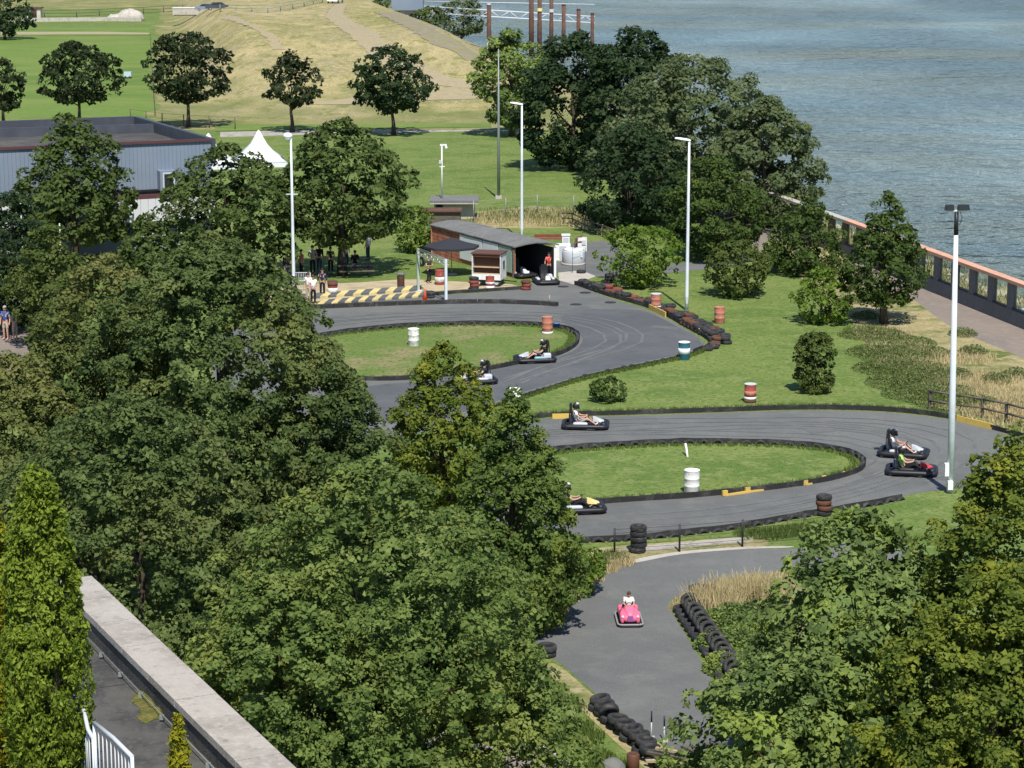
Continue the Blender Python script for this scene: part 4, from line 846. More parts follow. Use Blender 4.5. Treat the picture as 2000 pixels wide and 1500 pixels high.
# ------------------------------------------------------------------ lamp posts and masts
def lamp(label, px, py, ytop, kind='head'):
    q = G(px, py); k = 0.979 * (py + 166) / CAM_H
    h = CAM_H * (1 - (ytop + 166) / (py + 166))
    root = thing('lamp_post', label, 'lamp post', q, 0, 'street lamps round the kart track')
    MB().tube([(0, 0, -0.05), (0, 0, 0.9), (0, 0, h * 0.55), (0, 0, h)], [0.11, 0.105, 0.085, 0.062], 12).build('pole', M_galv, root)
    MB().box((0, -0.115, 0.6), (0.10, 0.03, 0.4)).build('service_door', M_palegrey, root)
    M1 = Matrix.Translation((-0.38, 0, h + 0.06)) @ Matrix.Rotation(R(9), 4, 'Y')
    if kind == 'head':
        m = MB(); rings = []
        for x, wd, th in ((-0.45, .05, .03), (-0.40, .14, .07), (-0.15, .17, .10), (0.2, .15, .10), (0.42, .08, .08), (0.46, .06, .06)):
            rings.append([tuple(M1 @ Vector((x, wd * math.cos(a) , th * (math.sin(a) if math.sin(a) > 0 else 0.4 * math.sin(a))))) for a in [2 * math.pi * i / 12 for i in range(12)]])
        m.loft(rings); hd = m.build('lamp_head', M_lamp, root)
        MB().add([tuple(M1 @ Vector(v)) for v in ((-0.38, -.12, -.045), (0.1, -.14, -.052), (0.1, .14, -.052), (-0.38, .12, -.045))], [(3, 2, 1, 0)]).build('lens', M_palegrey, hd)
    elif kind == 'round':
        m = MB().ball((-0.18, 0, h + 0.08), (0.28, 0.24, 0.20), 14, 8); hd = m.build('lamp_head', M_lamp, root)
        MB().lathe([(0.2, -0.14), (0.2, -.1)], 14, Matrix.Translation((-0.18, 0, h + 0.02))).build('lens', M_palegrey, hd)
        MB().tube([(-.18, 0, h + .26), (-.18, 0, h + .34)], [.03, .01], 6).build('sensor', M_black, hd)
        MB().box((0, 0, h * 0.63), (0.7, 0.05, 0.05)).build('cross_arm', M_galv, root)
    return root
lamp('white lamp post with round head left of the crowd', 574, 566, 262, 'round')
lamp('white lamp post rising behind the brick shed', 1019, 470, 200)
lamp('white lamp post on the lawn right of the tyre wall', 1341, 606, 268)
q = G(974, 388); h = CAM_H * (1 - (92 + 166) / (388 + 166))
root = thing('grey_mast', 'tall thin grey mast standing on the far lawn', 'mast', q)
MB().tube([(0, 0, 0), (0, 0, h * .5), (0, 0, h)], [0.14, 0.10, 0.045], 10).build('pole', M_greypole, root); MB().box((0, 0, 0.12), (0.5, 0.5, 0.25)).build('foot', M_conc, root)
for lab, px, py, yt in (('short white flagpole at the far left edge', 8, 500, 378), ('white flagpole left of the olive tree', 48, 570, 394), ('white flagpole right of the olive tree', 122, 580, 434)):
    q = G(px, py); h = CAM_H * (1 - (yt + 166) / (py + 166)); root = thing('flagpole', lab, 'flagpole', q, 0, 'flagpoles by the entrance')
    MB().tube([(0, 0, 0), (0, 0, h)], [0.055, 0.035], 8).build('pole', M_white, root); MB().ball((0, 0, h), 0.05, 8, 6).build('finial', M_white, root)
# tall floodlight pole at right
q = G(1856, 962); h = CAM_H * (1 - (398 + 166) / (962 + 166)); root = thing('floodlight_pole', 'tall white pole with black floodlights on the right bend', 'lamp post', q); root.rotation_euler.y = -0.018
MB().tube([(0, 0, 0), (0, 0, 4), (0, 0, h - 0.9)], [0.15, 0.125, 0.085], 14).build('pole', M_galv, root)
MB().tube([(0, 0, h - 0.9), (0, 0, h)], [0.088, 0.08], 10).build('pole_top', M_black, root)
MB().box((0, 0, h + 0.03), (0.75, 0.06, 0.06)).build('cross_arm', M_galv, root)
for sx, wdt in ((-0.28, 0.34), (0.25, 0.46)):
    f = MB().box((sx, -0.05, h + 0.16), (wdt, 0.28, 0.20), 0, taper=0.85).build('floodlight', M_black, root)
    MB().box((sx, -0.2, h + 0.14), (wdt * .85, 0.03, 0.14)).build('lens', M_glass, f)
    MB().box((sx, 0.11, h + 0.14), (wdt * .5, 0.06, 0.12)).build('ballast_box', M_black, f)
MB().tube([(0.1, -.1, h - .5), (.2, -.12, h - .25), (.12, -.1, h)], 0.015, 5).build('cable', M_black, root)
MB().box((-0.18, -0.1, 0.95), (0.16, 0.2, 0.5)).build('control_box', M_white, root); MB().box((-0.05, -0.22, 0.35), (0.2, 0.16, 0.34)).build('control_box', M_white, root)
# camera mast on the flat hut
# ------------------------------------------------------------------ river wall
y0, y1 = 92.0, 171.0
ydir = Vector((wall_x(y1) - wall_x(y0), y1 - y0, 0)); WL = ydir.length; wang = math.atan2(ydir.y, ydir.x)
wall = thing('river_wall', 'grey river wall with terracotta capping, pillars and glazed openings', 'wall', (wall_x(y0), y0, 0), wang)
bay = 2.55; nb = int(WL / bay); WH = 2.45
for i in range(nb):
    x = i * bay
    far = (y0 + math.sin(wang) * x) > 146
    MB().box((x + bay / 2, 0, 0.40), (bay - 0.012, 0.34, 0.80 + (i % 2) * 0.004)).build('base_block', M_wallgrey, wall)
    MB().box((x + 0.32, 0.0, 0.80 + (WH - 0.98) / 2 + 0.002), (0.62, 0.30, WH - 0.98)).build('pillar', M_wallgrey if not far else M_timber, wall)
    MB().box((x + bay / 2, 0.0, WH - 0.09), (bay - 0.01, 0.58, 0.18), 0).build('capping_slab', M_terracotta if not far else M_conc, wall)
    MB().box((x + 0.63 + (bay - .63) / 2, 0.02, 0.845), (bay - 0.66, 0.20, 0.09)).build('opening_sill', M_black, wall)
    g = MB().box((x + 0.63 + (bay - .63) / 2, 0.03, 0.89 + (WH - 1.07) / 2), (bay - 0.645, 0.012, WH - 1.075))
    g.build('pane', None, wall)
M_pane = bpy.data.materials.new('clear_glass'); M_pane.use_nodes = True; t = M_pane.node_tree
pp = t.nodes['Principled BSDF']; out = t.nodes['Material Output']; tr_ = nd(t, 'ShaderNodeBsdfTransparent'); tr_.inputs[0].default_value = (0.86, 0.90, 0.86, 1)
gl = nd(t, 'ShaderNodeBsdfGlossy'); gl.inputs['Roughness'].default_value = 0.05; msh = nd(t, 'ShaderNodeMixShader'); msh.inputs[0].default_value = 0.07
t.links.new(tr_.outputs[0], msh.inputs[1]); t.links.new(gl.outputs[0], msh.inputs[2]); t.links.new(msh.outputs[0], out.inputs[0])
for o in wall.children:
    if o.name.startswith('pane'): o.data.materials.clear(); o.data.materials.append(M_pane)
q = G(1998, 637); bench = thing('parapet_box', 'white edged grey block at the foot of the river wall', 'block', q, wang)
MB().box((0, 0, 0.4), (1.2, 0.5, 0.8)).build('body', M_wallgrey, bench); MB().box((0, 0, 0.83), (1.3, 0.6, 0.06)).build('lid', M_white, bench); MB().ball((0.45, 0, 0.95), (0.1, 0.1, 0.14), 10, 6).build('knob', M_white, bench)
# rubble along the waterline beyond the far wall
rr_ = np.random.RandomState(8)
def rock(label, x, y, z, s, grp):
    m = MB(); m.ball((0, 0, 0), (s, s * rr_.uniform(.6, 1), s * rr_.uniform(.45, .7)), 7, 5)
    m.v = [tuple(np.array(v) * (1 + rr_.normal() * 0.10)) for v in m.v]; m.sm = [False] * len(m.sm)
    o = m.build('rock', M_rock, None, (x, y, z), (0, 0, rr_.uniform(0, 3))); return o
rkroot = thing('rubble_edge', 'line of pale rocks along the water beyond the far end of the river wall', 'rocks', (wall_x(160) + 9, 160, -3))
for k in range(70):
    y = rr_.uniform(138, 186); x = interp(SHORE, y) + interp(BANKW, y) * rr_.uniform(.62, .92); o = rock('', x - rkroot.location.x, y - 160, -3.2 + 3.0 + (-4.6 * (x - interp(SHORE, y)) / interp(BANKW, y) + 3.3), rr_.uniform(.25, .6), ''); o.parent = rkroot
# rail fence near the right bend
def rail_fence(label, pxs, hpost, m, nr=2, name='rail_fence', rad=0.05, posts_m=None):
    P = GL(pxs); root = thing(name, label, 'fence', P[0])
    for p_ in P: MB().box((0, 0, hpost / 2), (0.11, 0.11, hpost), rb.uniform(0, .3)).build('post', posts_m or m, root, p_ - P[0], (rb.uniform(-.04, .04), rb.uniform(-.04, .04), 0))
    for a, b in zip(P, P[1:]):
        for k in range(nr):
            z = hpost * (0.92 - 0.45 * k); MB().tube([a - P[0] + Vector((0, -.07, z)), b - P[0] + Vector((0, -.07, z + rb.uniform(-.03, .03)))], rad, 6).build('rail', m, root)
rail_fence('dark timber rail fence between dry slope and the right bend', [(1815, 800), (1862, 808), (1918, 816), (1965, 826), (2020, 842)], 0.95, M_timber)
rail_fence('dark timber rail fence with pale posts behind the service yard', [(1098, 436), (1118, 438), (1142, 450), (1176, 462), (1212, 476)], 0.85, M_timber, 3, posts_m=M_paletimber)
def wire_fence(label, P, h, gap, m, mesh_rows=5, pr=0.03, wr=0.006, name='wire_fence'):
    rp_ = resample(P, gap); root = thing(name, label, 'fence', rp_[0])
    for p_ in rp_: MB().tube([(0, 0, 0), (0, 0, h)], pr, 6).build('post', m, root, p_ - rp_[0])
    for k in range(mesh_rows):
        z = h * (0.12 + 0.84 * k / (mesh_rows - 1)); MB().tube([p_ - rp_[0] + Vector((0, 0, z)) for p_ in rp_], wr, 4).build('wire', m, root)
wire_fence('dark post and wire fence between the bottom lane and the toy car road', [G(1200, 1086), G(1327, 1078), G(1451, 1068), G(1575, 1058), G(1695, 1040)], 1.0, (G(1327, 1078) - G(1200, 1086)).length, M_black, 7, 0.04, 0.007)
wire_fence('thin pale wire fence across the rough grass behind the shed', [G(925, 432), G(1060, 418), G(1180, 424)], 1.5, 3.0, M_greypole, 4, 0.04, 0.012)
wire_fence('field fence of thin posts at the foot of the mound', [G(255, 236), G(330, 246), G(480, 254)], 1.3, 3.3, M_timber, 3, 0.06, 0.012)
wire_fence('field fence running up the edge of the green meadow', [G(303, 226), G(298, 150), G(294, 80)], 1.3, 9, M_timber, 3, 0.06, 0.012)
wire_fence('dark fence across the far field at top left', [G(-40, 34), G(150, 33), G(290, 26), G(430, 18)], 1.5, 7, M_timber, 3, 0.10, 0.05)
wire_fence('far fence right of the parked vehicles at the top', [GM(430, 24), GM(520, 26), GM(590, 14), GM(640, 4)], 1.4, 6, M_greypole, 3, 0.09, 0.04)

# ------------------------------------------------------------------ kart shed, huts, kiosk
def shed():
    A, B, C = G(843, 497), G(1003, 543), G(1084, 546)
    D = A + (C - B)
    root = thing('kart_shed', 'low kart shed with grey roof, orange brick side and dark open front', 'shed', B)
    h = 2.0
    b = B - B; a = A - B; c = C - B; d = D - B
    def wl(p, q, z0, z1, th, m, nm):
        v = q - p; nn = Vector((-v.y, v.x, 0)).normalized() * th
        MB().prism([(p.x, p.y), (q.x, q.y), (q.x + nn.x, q.y + nn.y), (p.x + nn.x, p.y + nn.y)], z0, z1).build(nm, m, root)
    wl(b, a, 0, h - .02, -0.14, M_brick, 'side_wall'); wl(d, c, 0, h - .02, -0.14, M_darkint, 'side_wall'); wl(a, d, 0, h - .03, -0.14, M_brick, 'back_wall')  # far side wall coloured dark instead of brick, for the shade inside
    # brick courses read as thin raised bands on the sunlit side
    v = (a - b); L_ = v.length; nn = Vector((v.y, -v.x, 0)).normalized(); vd = v.normalized()
    nn = nn if nn.y < 0 else -nn
    ang_ = math.atan2(vd.y, vd.x)
    s0 = L_ * 0.62
    for r_ in range(9):
        for i in range(14):
            bl = (L_ - s0) / 14; e = vd * (s0 + bl * (i + .5 + .5 * (r_ % 2) - .25)) + nn * 0.012
            MB().box((0, 0, 0), (bl - .05, 0.03, 0.19)).build('brick', M_brick, root, (e.x, e.y, 0.12 + r_ * 0.215), (0, 0, ang_))
    for k, (f0, f1, m_) in enumerate(((0.36, 0.63, M_tent), (0.17, 0.35, M_tent), (0.015, 0.16, mat('pale_green_sheet', (0.33, 0.42, 0.36), 0.6)))):
        e = vd * (L_ * (f0 + f1) / 2) + nn * 0.05
        MB().box((0, 0, 0), (L_ * (f1 - f0), 0.03, 1.55)).build('banner', m_, root, (e.x, e.y, 1.08), (0, 0, ang_))
    # roof in sheets across
    wd = (d - a); nr = 9; n2 = (c - b).normalized()
    for i in range(nr):
        p0, p1 = b + vd * (L_ * i / nr - (0.25 if i == 0 else 0)) , b + vd * (L_ * (i + 1) / nr + (0.2 if i == nr - 1 else 0))
        rings = []
        for f in (-0.06, 0.0, 0.25, 0.5, 0.75, 1.0, 1.05):
            z = h + 0.34 * math.sin(math.pi * min(1, max(0, f)) * 0.75) + 0.02 * (i % 2)
            for pt in (p0, p1):
                e = pt + (c - b) * f; rings.append((e.x, e.y, z))
        m = MB(); vs = rings + [(x, y, z - .07) for x, y, z in rings]; n_ = len(rings)
        fs = [(2 * k, 2 * k + 1, 2 * k + 3, 2 * k + 2) for k in range(6)] + [(n_ + 2 * k + 2, n_ + 2 * k + 3, n_ + 2 * k + 1, n_ + 2 * k) for k in range(6)] + [(2 * k + 2, n_ + 2 * k + 2, n_ + 2 * k, 2 * k) for k in range(6)] + [(2 * k + 1, n_ + 2 * k + 1, n_ + 2 * k + 3, 2 * k + 3) for k in range(6)] + [(0, n_, n_ + 1, 1), (12, 13, n_ + 13, n_ + 12)]
        m.add(vs, fs).build('roof_sheet', M_roofgrey, root)
    # front frame : dark gable filling above the opening, white jamb, floor and back coloured dark for the inside shade
    for pt, m_ in ((b, M_timber), (c, M_white)):
        MB().box((pt.x, pt.y, h / 2), (0.14, 0.14, h)).build('jamb', m_, root)
    q_ = [b + n2 * .1, c - n2 * .1, c - n2 * .1 + vd * 5, b + n2 * .1 + vd * 5]
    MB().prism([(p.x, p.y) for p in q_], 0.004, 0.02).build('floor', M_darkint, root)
    q_ = [b + n2 * .1 + vd * 4.6, c - n2 * .1 + vd * 4.6, c - n2 * .1 + vd * 4.8, b + n2 * .1 + vd * 4.8]
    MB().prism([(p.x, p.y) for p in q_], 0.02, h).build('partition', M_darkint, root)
    for f, zz, wd_, m_ in ((0.62, 1.55, .35, M_palegrey), (0.3, 0.6, .7, M_black), (0.75, 0.8, .3, M_kartred)):
        e = b + (c - b) * f + vd * 4.3; MB().box((e.x, e.y, zz), (wd_, .25, .5)).build('hanging_gear', m_, root)
    return root
shed()
q = G(888, 424); hut = thing('flat_roofed_hut', 'small cream hut with flat grey roof behind the brick shed', 'hut', q)
MB().box((0, 0, 0.65), (3.0, 2.2, 1.3)).build('wall', M_cream, hut); MB().box((0, -0.2, 1.38), (3.6, 3.2, 0.14)).build('roof', M_roofgrey, hut); MB().box((0, -1.76, 1.30), (3.5, 0.05, 0.22)).build('fascia', M_conc, hut); MB().box((-1.1, -1.15, 0.6), (0.5, 0.06, 0.9)).build('door', M_black, hut)
q = G(862, 438); hut2 = thing('lean_to', 'low lean-to with rusty red roof at the back of the shed', 'shed', q)
MB().box((0, 0, 0.5), (2.8, 1.6, 1.0)).build('wall', M_timber, hut2); MB().box((0, -0.05, 1.06), (3.0, 1.9, 0.10)).build('roof', M_rust, hut2)
q = G(864, 424); q.z = 1.46; q.y -= 0.4; mast = thing('camera_mast', 'white mast with cameras standing on the hut roof', 'mast', q)
MB().tube([(0, 0, 0), (0, 0, 3.9)], [0.07, 0.05], 8).build('pole', M_white, mast); MB().box((0.12, 0, 3.95), (0.5, 0.1, 0.12)).build('bracket', M_white, mast); MB().lathe([(0.09, 0), (0.1, .2), (0.05, .28)], 10, Matrix.Translation((.33, 0, 3.6))).build('camera_dome', M_white, mast); MB().box((-.1, -.08, 2.7), (0.22, 0.16, 0.24)).build('junction_box', M_palegrey, mast); MB().box((0.02, 0, 2.35), (0.4, 0.06, 0.06)).build('cross_arm', M_white, mast)
# kiosk trailer
q = G(950, 560); kz = thing('kiosk_trailer', 'white kiosk trailer with open hatch and brown shelves', 'trailer', q, R(-14))
W_, D_, Hk, z0 = 1.75, 1.35, 1.55, 0.42
MB().box((0, D_, z0 + Hk / 2), (W_, 0.05, Hk)).build('back_panel', M_white, kz)
for sx in (-1, 1): MB().box((sx * W_ / 2, D_ / 2, z0 + Hk / 2), (0.05, D_ + .05, Hk)).build('end_panel', M_offwhite, kz)
MB().box((0, 0, z0 + 0.17), (W_ - .05, 0.05, 0.34)).build('front_panel', M_white, kz); MB().box((0, 0, z0 + Hk - 0.08), (W_ - .05, 0.05, 0.16)).build('front_panel', M_brown, kz)
for zz in (z0 + .02, z0 + .36, z0 + .75): MB().box((0, D_ / 2 - 0.02, zz), (W_ - .06, D_ - .08, 0.035)).build('shelf', M_brown if zz < .5 else M_paletimber, kz)
MB().box((0, 0.35, z0 + .55), (W_ - .1, 0.04, 0.42)).build('back_board', M_brown, kz)
MB().box((0, 0.35, z0 + 1.08), (W_ - .1, 0.04, 0.62)).build('back_board', M_brown, kz)
MB().box((0, D_ / 2, z0 + Hk + .04), (W_ + .16, D_ + .2, 0.07)).build('roof', M_brown, kz)
MB().box((W_ / 2 + .03, D_ * .55, z0 + .85), (0.02, 0.3, 0.5)).build('window', M_glass, kz)
MB().box((0, D_ / 2, z0 - .06), (W_ - .2, D_ - .1, 0.1)).build('chassis', M_black, kz)
for sx in (-.55, .6):
    wh = link('wheel', TYS, kz, (sx, 0.12, 0.27), (math.pi / 2, 0, 0)); MB().lathe([(0.15, -.05), (0.15, .05)], 10).build('rim', M_palegrey, wh)
MB().tube([(W_ / 2, .5, z0 - .05), (W_ / 2 + .9, .4, z0 - .1)], 0.04, 6).build('drawbar', M_black, kz)
# parasol
q = G(882, 537); ps = thing('parasol', 'large charcoal parasol beside the kiosk trailer', 'parasol', q)
MB().tube([(0, 0, 0), (0, 0, 2.25)], 0.03, 8).build('pole', M_paletimber, ps); MB().lathe([(0.35, 0), (0.35, .08), (.06, .12)], 14).build('base', M_conc, ps)
m = MB(); n_ = 8; Rp = 1.75; vs = [(0, 0, 2.35)]
for rr, zz in ((0.55, 0.72), (1.0, 0.0)):
    vs += [(Rp * rr * math.cos(2 * math.pi * i / n_ + .2), Rp * rr * math.sin(2 * math.pi * i / n_ + .2), 1.85 + 0.5 * zz * 0.55) for i in range(n_)]
vs += [(v[0], v[1], v[2] - 0.14) for v in vs[-n_:]]
fs = [(0, 1 + i, 1 + (i + 1) % n_) for i in range(n_)] + [(1 + i, 1 + n_ + i, 1 + n_ + (i + 1) % n_, 1 + (i + 1) % n_) for i in range(n_)] + [(1 + n_ + i, 1 + 2 * n_ + i, 1 + 2 * n_ + (i + 1) % n_, 1 + n_ + (i + 1) % n_) for i in range(n_)]
m.add(vs, fs).build('canopy', M_parasol, ps)
for i in range(n_):
    a = 2 * math.pi * i / n_ + .2; MB().tube([(0, 0, 1.95), (Rp * .6 * math.cos(a), Rp * .6 * math.sin(a), 1.99)], 0.01, 4).build('rib', M_black, ps)
# truss gate over the pit lane
pA, pB = G(871, 592), G(817, 568); d = pB - pA; tg = thing('truss_gate', 'silver truss gate with two posts over the pit lane', 'gate', pA, math.atan2(d.y, d.x)); Lg = d.length; hg = 2.55
for x in (0, Lg):
    pp_ = MB().box((x, 0, hg / 2), (0.14, 0.14, hg)).build('post', M_galv if x == 0 else mat('pale_green_steel', (0.38, 0.45, 0.36), 0.5), tg); MB().box((x, 0, 0.015), (0.5, 0.5, 0.03)).build('foot_plate', M_galv, pp_)
for dy in (-.13, .13):
    for dz in (0, 0.28): MB().tube([(-.1, dy, hg - .3 + dz), (Lg + .1, dy, hg - .3 + dz)], 0.022, 6).build('chord', M_silver, tg)
nbz = 9
for i in range(nbz):
    x0_, x1_ = Lg * i / nbz, Lg * (i + 1) / nbz
    for dy in (-.13, .13): MB().tube([(x0_, dy, hg - .3 if i % 2 else hg - .02), (x1_, dy, hg - .02 if i % 2 else hg - .3)], 0.012, 5).build('brace', M_silver, tg)
link('tyre', TY, tg, (Lg, -0.2, 1.75), (math.pi / 2, 0, 0.4))
# plant in the service yard
q = G(1120, 516); tk = thing('water_tank', 'round grey tank with white lid in the service yard', 'tank', q)
MB().lathe([(0.72, 0.12), (0.74, 0.16), (0.74, 0.85), (0.70, 0.93)], 24).build('shell', M_palegrey, tk); MB().lathe([(0.70, 0.93), (0.55, 1.02), (0.2, 1.06)], 24).build('lid', M_white, tk); MB().lathe([(0.80, 0.0), (0.80, 0.12)], 20).build('plinth', M_conc, tk); MB().box((0.5, -.6, .7), (.12, .06, .3)).build('gauge', M_white, tk); MB().tube([(.1, 0, 1.02), (.1, 0, 1.4), (.5, .3, 1.4)], .06, 8).build('pipe', M_rust, tk)
q = G(1099, 508); bx = thing('white_cabinet', 'white metal cabinet between the shed and the round tank', 'cabinet', q)
MB().box((0, 0, 0.55), (1.0, 0.8, 1.0)).build('body', M_white, bx); MB().box((0, -.415, 0.55), (0.44, 0.02, 0.85)).build('door', M_palegrey, bx); MB().box((0, 0, 0.03), (1.1, .9, .06)).build('plinth', M_conc, bx)
q = G(1105, 492); ch = thing('white_vent', 'tall white vent box above the service yard cabinet', 'vent', q)
MB().box((0, 0, .55), (.5, .5, 1.1)).build('body', M_white, ch); MB().box((0, 0, 1.15), (.58, .58, .08)).build('cap', M_white, ch); MB().box((0, -.26, .8), (.36, .02, .4)).build('louvre', M_palegrey, ch)
q = G(1137, 490); rc = thing('pump_unit', 'rusty and white pump unit behind the round tank', 'pump', q)
MB().box((0, 0, .45), (.6, .5, .9)).build('housing', M_offwhite, rc); MB().tube([(-.4, 0, 0), (-.4, 0, .8), (0, 0, 1.05)], .08, 8).build('pipe', M_rust, rc); MB().box((.1, -.28, .6), (.25, .05, .3)).build('dial', M_palegrey, rc)
q = G(1072, 478); bn = thing('red_bench', 'row of red seats behind the shed', 'bench', q)
MB().box((0, 0, .42), (2.0, .4, .06)).build('seat', M_redtyre, bn); MB().box((0, .2, .58), (2.0, .05, .2)).build('backrest', M_redtyre, bn)
for sx in (-.9, .9): MB().box((sx, 0, .2), (.06, .35, .4)).build('leg', M_black, bn)
q = G(1118, 533); hs = thing('clothes_stand', 'thin blue stand beside the round tank', 'stand', q)
for sx in (0, .8): MB().tube([(sx, 0, 0), (sx, 0, 1.6)], .02, 6).build('post', M_bluegreen, hs)
MB().tube([(0, 0, 1.6), (.8, 0, 1.2), (.0, 0, .9)], .015, 5).build('bar', M_bluegreen, hs); link('tyre', TY, hs, (.55, -.1, .1))
# ------------------------------------------------------------------ barrels and small things
BODY = [(0.275, 0.0), (0.285, 0.02), (0.285, 0.28), (0.298, 0.30), (0.285, 0.32), (0.285, 0.56), (0.298, 0.58), (0.285, 0.60), (0.285, 0.85), (0.292, 0.88)]
def band(z0_, z1_, m, parent, r=0.2885):
    MB().lathe([(r, z0_), (r + .012, z0_ + .004), (r + .012, z1_ - .004), (r, z1_)], 20, caps=False).build('painted_band', m, parent)
def barrel(label, px, py, m, bands=(), top=None, s=1.0, lean=0.0, lidded=True):
    root = thing('barrel', label, 'barrel', G(px, py), rb.uniform(0, 3), 'oil drums used as track markers', s)
    MB().lathe(BODY, 22).build('drum', m, root)
    if lidded: MB().lathe([(0.292, 0.88), (0.30, 0.885), (0.30, 0.905), (0.27, 0.905), (0.265, 0.885)], 22).build('lid', top or m, root)
    for z0_, z1_, mm in bands: band(z0_, z1_, mm, root)
    return root
barrel('stained white barrel on the lower infield lawn', 1351, 963, M_offwhite, top=M_white, s=1.03)
barrel('white barrel on the left of the upper infield lawn', 808, 675, M_offwhite, top=M_white)
barrel('teal barrel with a white middle band at the hairpin exit', 1336, 702, M_bluegreen, [(0.32, 0.60, M_white)], M_white)
barrel('plain faded orange barrel alone on the lawn right of the lamp post', 1405, 631, M_fadedred)
barrel('orange barrel with white foot at the tip of the upper infield', 1069, 651, M_fadedred, [(0.0, 0.12, M_white)], M_fadedred)
barrel('red and white banded barrel on the lawn near the boxy shrub', 1465, 785, M_red, [(0.34, 0.58, M_fadedred), (0.16, 0.28, M_white), (0.0, 0.14, M_rust)], M_palegrey, 0.95)
barrel('orange barrel standing among the tyre wall tyres', 1281, 604, M_fadedred, [(0.10, 0.22, M_white)], M_palegrey)
barrel('red barrel with white scrawled band in front of the crowd', 650, 578, M_red, [(0.22, 0.50, M_offwhite), (0.62, 0.86, M_rust)], M_rust)
barrel('red and white barrel behind the truss gate', 859, 556, M_red, [(0.18, 0.5, M_offwhite)], M_red)
barrel('red and white barrel in front of the kiosk trailer', 957, 566, M_red, [(0.0, 0.28, M_white), (0.4, 0.55, M_offwhite)], M_red, 0.9)
b_ = barrel('white litter barrel with black bag at the lower edge of the big lawn', 1005, 797, M_offwhite, top=M_white, lidded=False)
MB().lathe([(0.31, 0.80), (0.315, 0.90), (0.27, 0.92), (0.2, 0.75)], 18, caps=False).build('bin_bag', M_white, b_); MB().box((0.05, -0.27, 0.3), (0.3, 0.06, 0.4)).build('label', M_rust, b_)
q = G(783, 566); bn = thing('litter_bin', 'brown litter bin with flat grey lid by the pit lane', 'bin', q)
MB().lathe([(0.20, 0), (0.22, .05), (.22, .8), (.24, .84)], 14).build('body', M_rust, bn); MB().lathe([(0.30, 0.95), (.30, 1.0), (.1, 1.04)], 14).build('lid', M_roofgrey, bn)
for a in (0, 2.1, 4.2): MB().tube([(.2 * math.cos(a), .2 * math.sin(a), .8), (.2 * math.cos(a), .2 * math.sin(a), .98)], .015, 5).build('strut', M_black, bn)
q = G(830, 586); cn = thing('traffic_cone', 'orange cone at the end of the striped kerbs', 'cone', q)
MB().lathe([(.16, .03), (.04, .62), (.03, .64)], 14).build('cone', M_orange, cn); MB().box((0, 0, .015), (.4, .4, .03)).build('base', M_orange, cn)
q = G(1087, 643); bu = thing('blue_bucket', 'small blue bucket beside the orange barrel on the infield tip', 'bucket', q)
MB().lathe([(.13, 0), (.17, .32), (.18, .33), (.16, .33), (.12, .02)], 14).build('body', M_blue, bu); MB().tube([(-.17, 0, .32), (0, -.16, .36), (.17, 0, .32)], .01, 4).build('handle', M_palegrey, bu)
q = G(1340, 890); pp_ = thing('bent_post', 'short bent white post at the top edge of the lower infield', 'post', q)
MB().tube([(.04, -.3, 0), (0, 0, .35), (-.03, .1, .5)], .05, 8).build('post', M_white, pp_); MB().tube([(-.03, .1, .5), (-.04, .14, .6)], .052, 8).build('cap', M_rust, pp_)
q = G(1073, 592); pp_ = thing('marker_post', 'short pale post at the end of the black pit kerb', 'post', q); MB().lathe([(.05, 0), (.04, .42), (.01, .46)], 10).build('post', M_paletimber, pp_); MB().lathe([(.12, 0), (.1, .04)], 10).build('base', M_conc, pp_)
for lab, px, py, yt, m_ in (('thin post with blue top, left of the pair in the toy car road', 1272, 1442, 1385, M_navy), ('thin post with black top, right of the pair in the toy car road', 1297, 1448, 1395, M_black)):
    q = G(px, py); h = CAM_H * (1 - (yt + 166) / (py + 166)); r_ = thing('marker_post', lab, 'post', q, 0, 'thin marker posts')
    MB().tube([(0, 0, 0), (0, 0, h * .6)], .018, 8).build('post', M_palegrey, r_); MB().tube([(0, 0, h * .6), (0, 0, h)], .022, 8).build('sleeve', m_, r_); MB().box((0, 0, .02), (.2, .2, .04)).build('foot', M_conc, r_)
# timber heap at the bottom
heap = thing('timber_heap', 'heap of grey timber frames and pale poles at the bottom edge', 'timber heap', G(1318, 1512))
hr = random.Random(4)
for k in range(9):
    L_ = hr.uniform(0.8, 1.6); a = R(-38) + hr.uniform(-.5, .5); x, y = hr.uniform(-.4, .6), hr.uniform(-.4, .6)
    MB().box((0, 0, 0), (L_, 0.09, 0.07)).build('beam', [M_timber, M_timber, M_timber, M_paletimber, M_brown][k % 5], heap, (x, y, 0.12 + 0.06 * k), (hr.uniform(-.1, .1), hr.uniform(-.12, .12), a if k % 3 else a + 1.3))
q = G(1195, 1520); bl = thing('grey_boulder', 'grey rounded boulder at the bottom edge on the grass', 'boulder', q); m = MB().ball((0, 0, .22), (.36, .30, .34), 12, 8); m.v = [tuple(np.array(v) * (1 + hr.gauss(0, .03))) for v in m.v]; m.build('stone', M_roofgrey, bl); MB().ball((.3, -.1, .1), (.15, .12, .12), 8, 6).build('chip', M_rock, bl)
q = G(1236, 1512); bl = thing('dark_post', 'thick dark brown post at the bottom edge beside the boulder', 'post', q); MB().lathe([(.17, 0), (.17, .55), (.14, .58)], 12).build('post', M_brown, bl); MB().lathe([(.10, .58), (.10, .60)], 12).build('cap', M_rust, bl)
# garden wall-like pallet
q = G(1095, 602); 
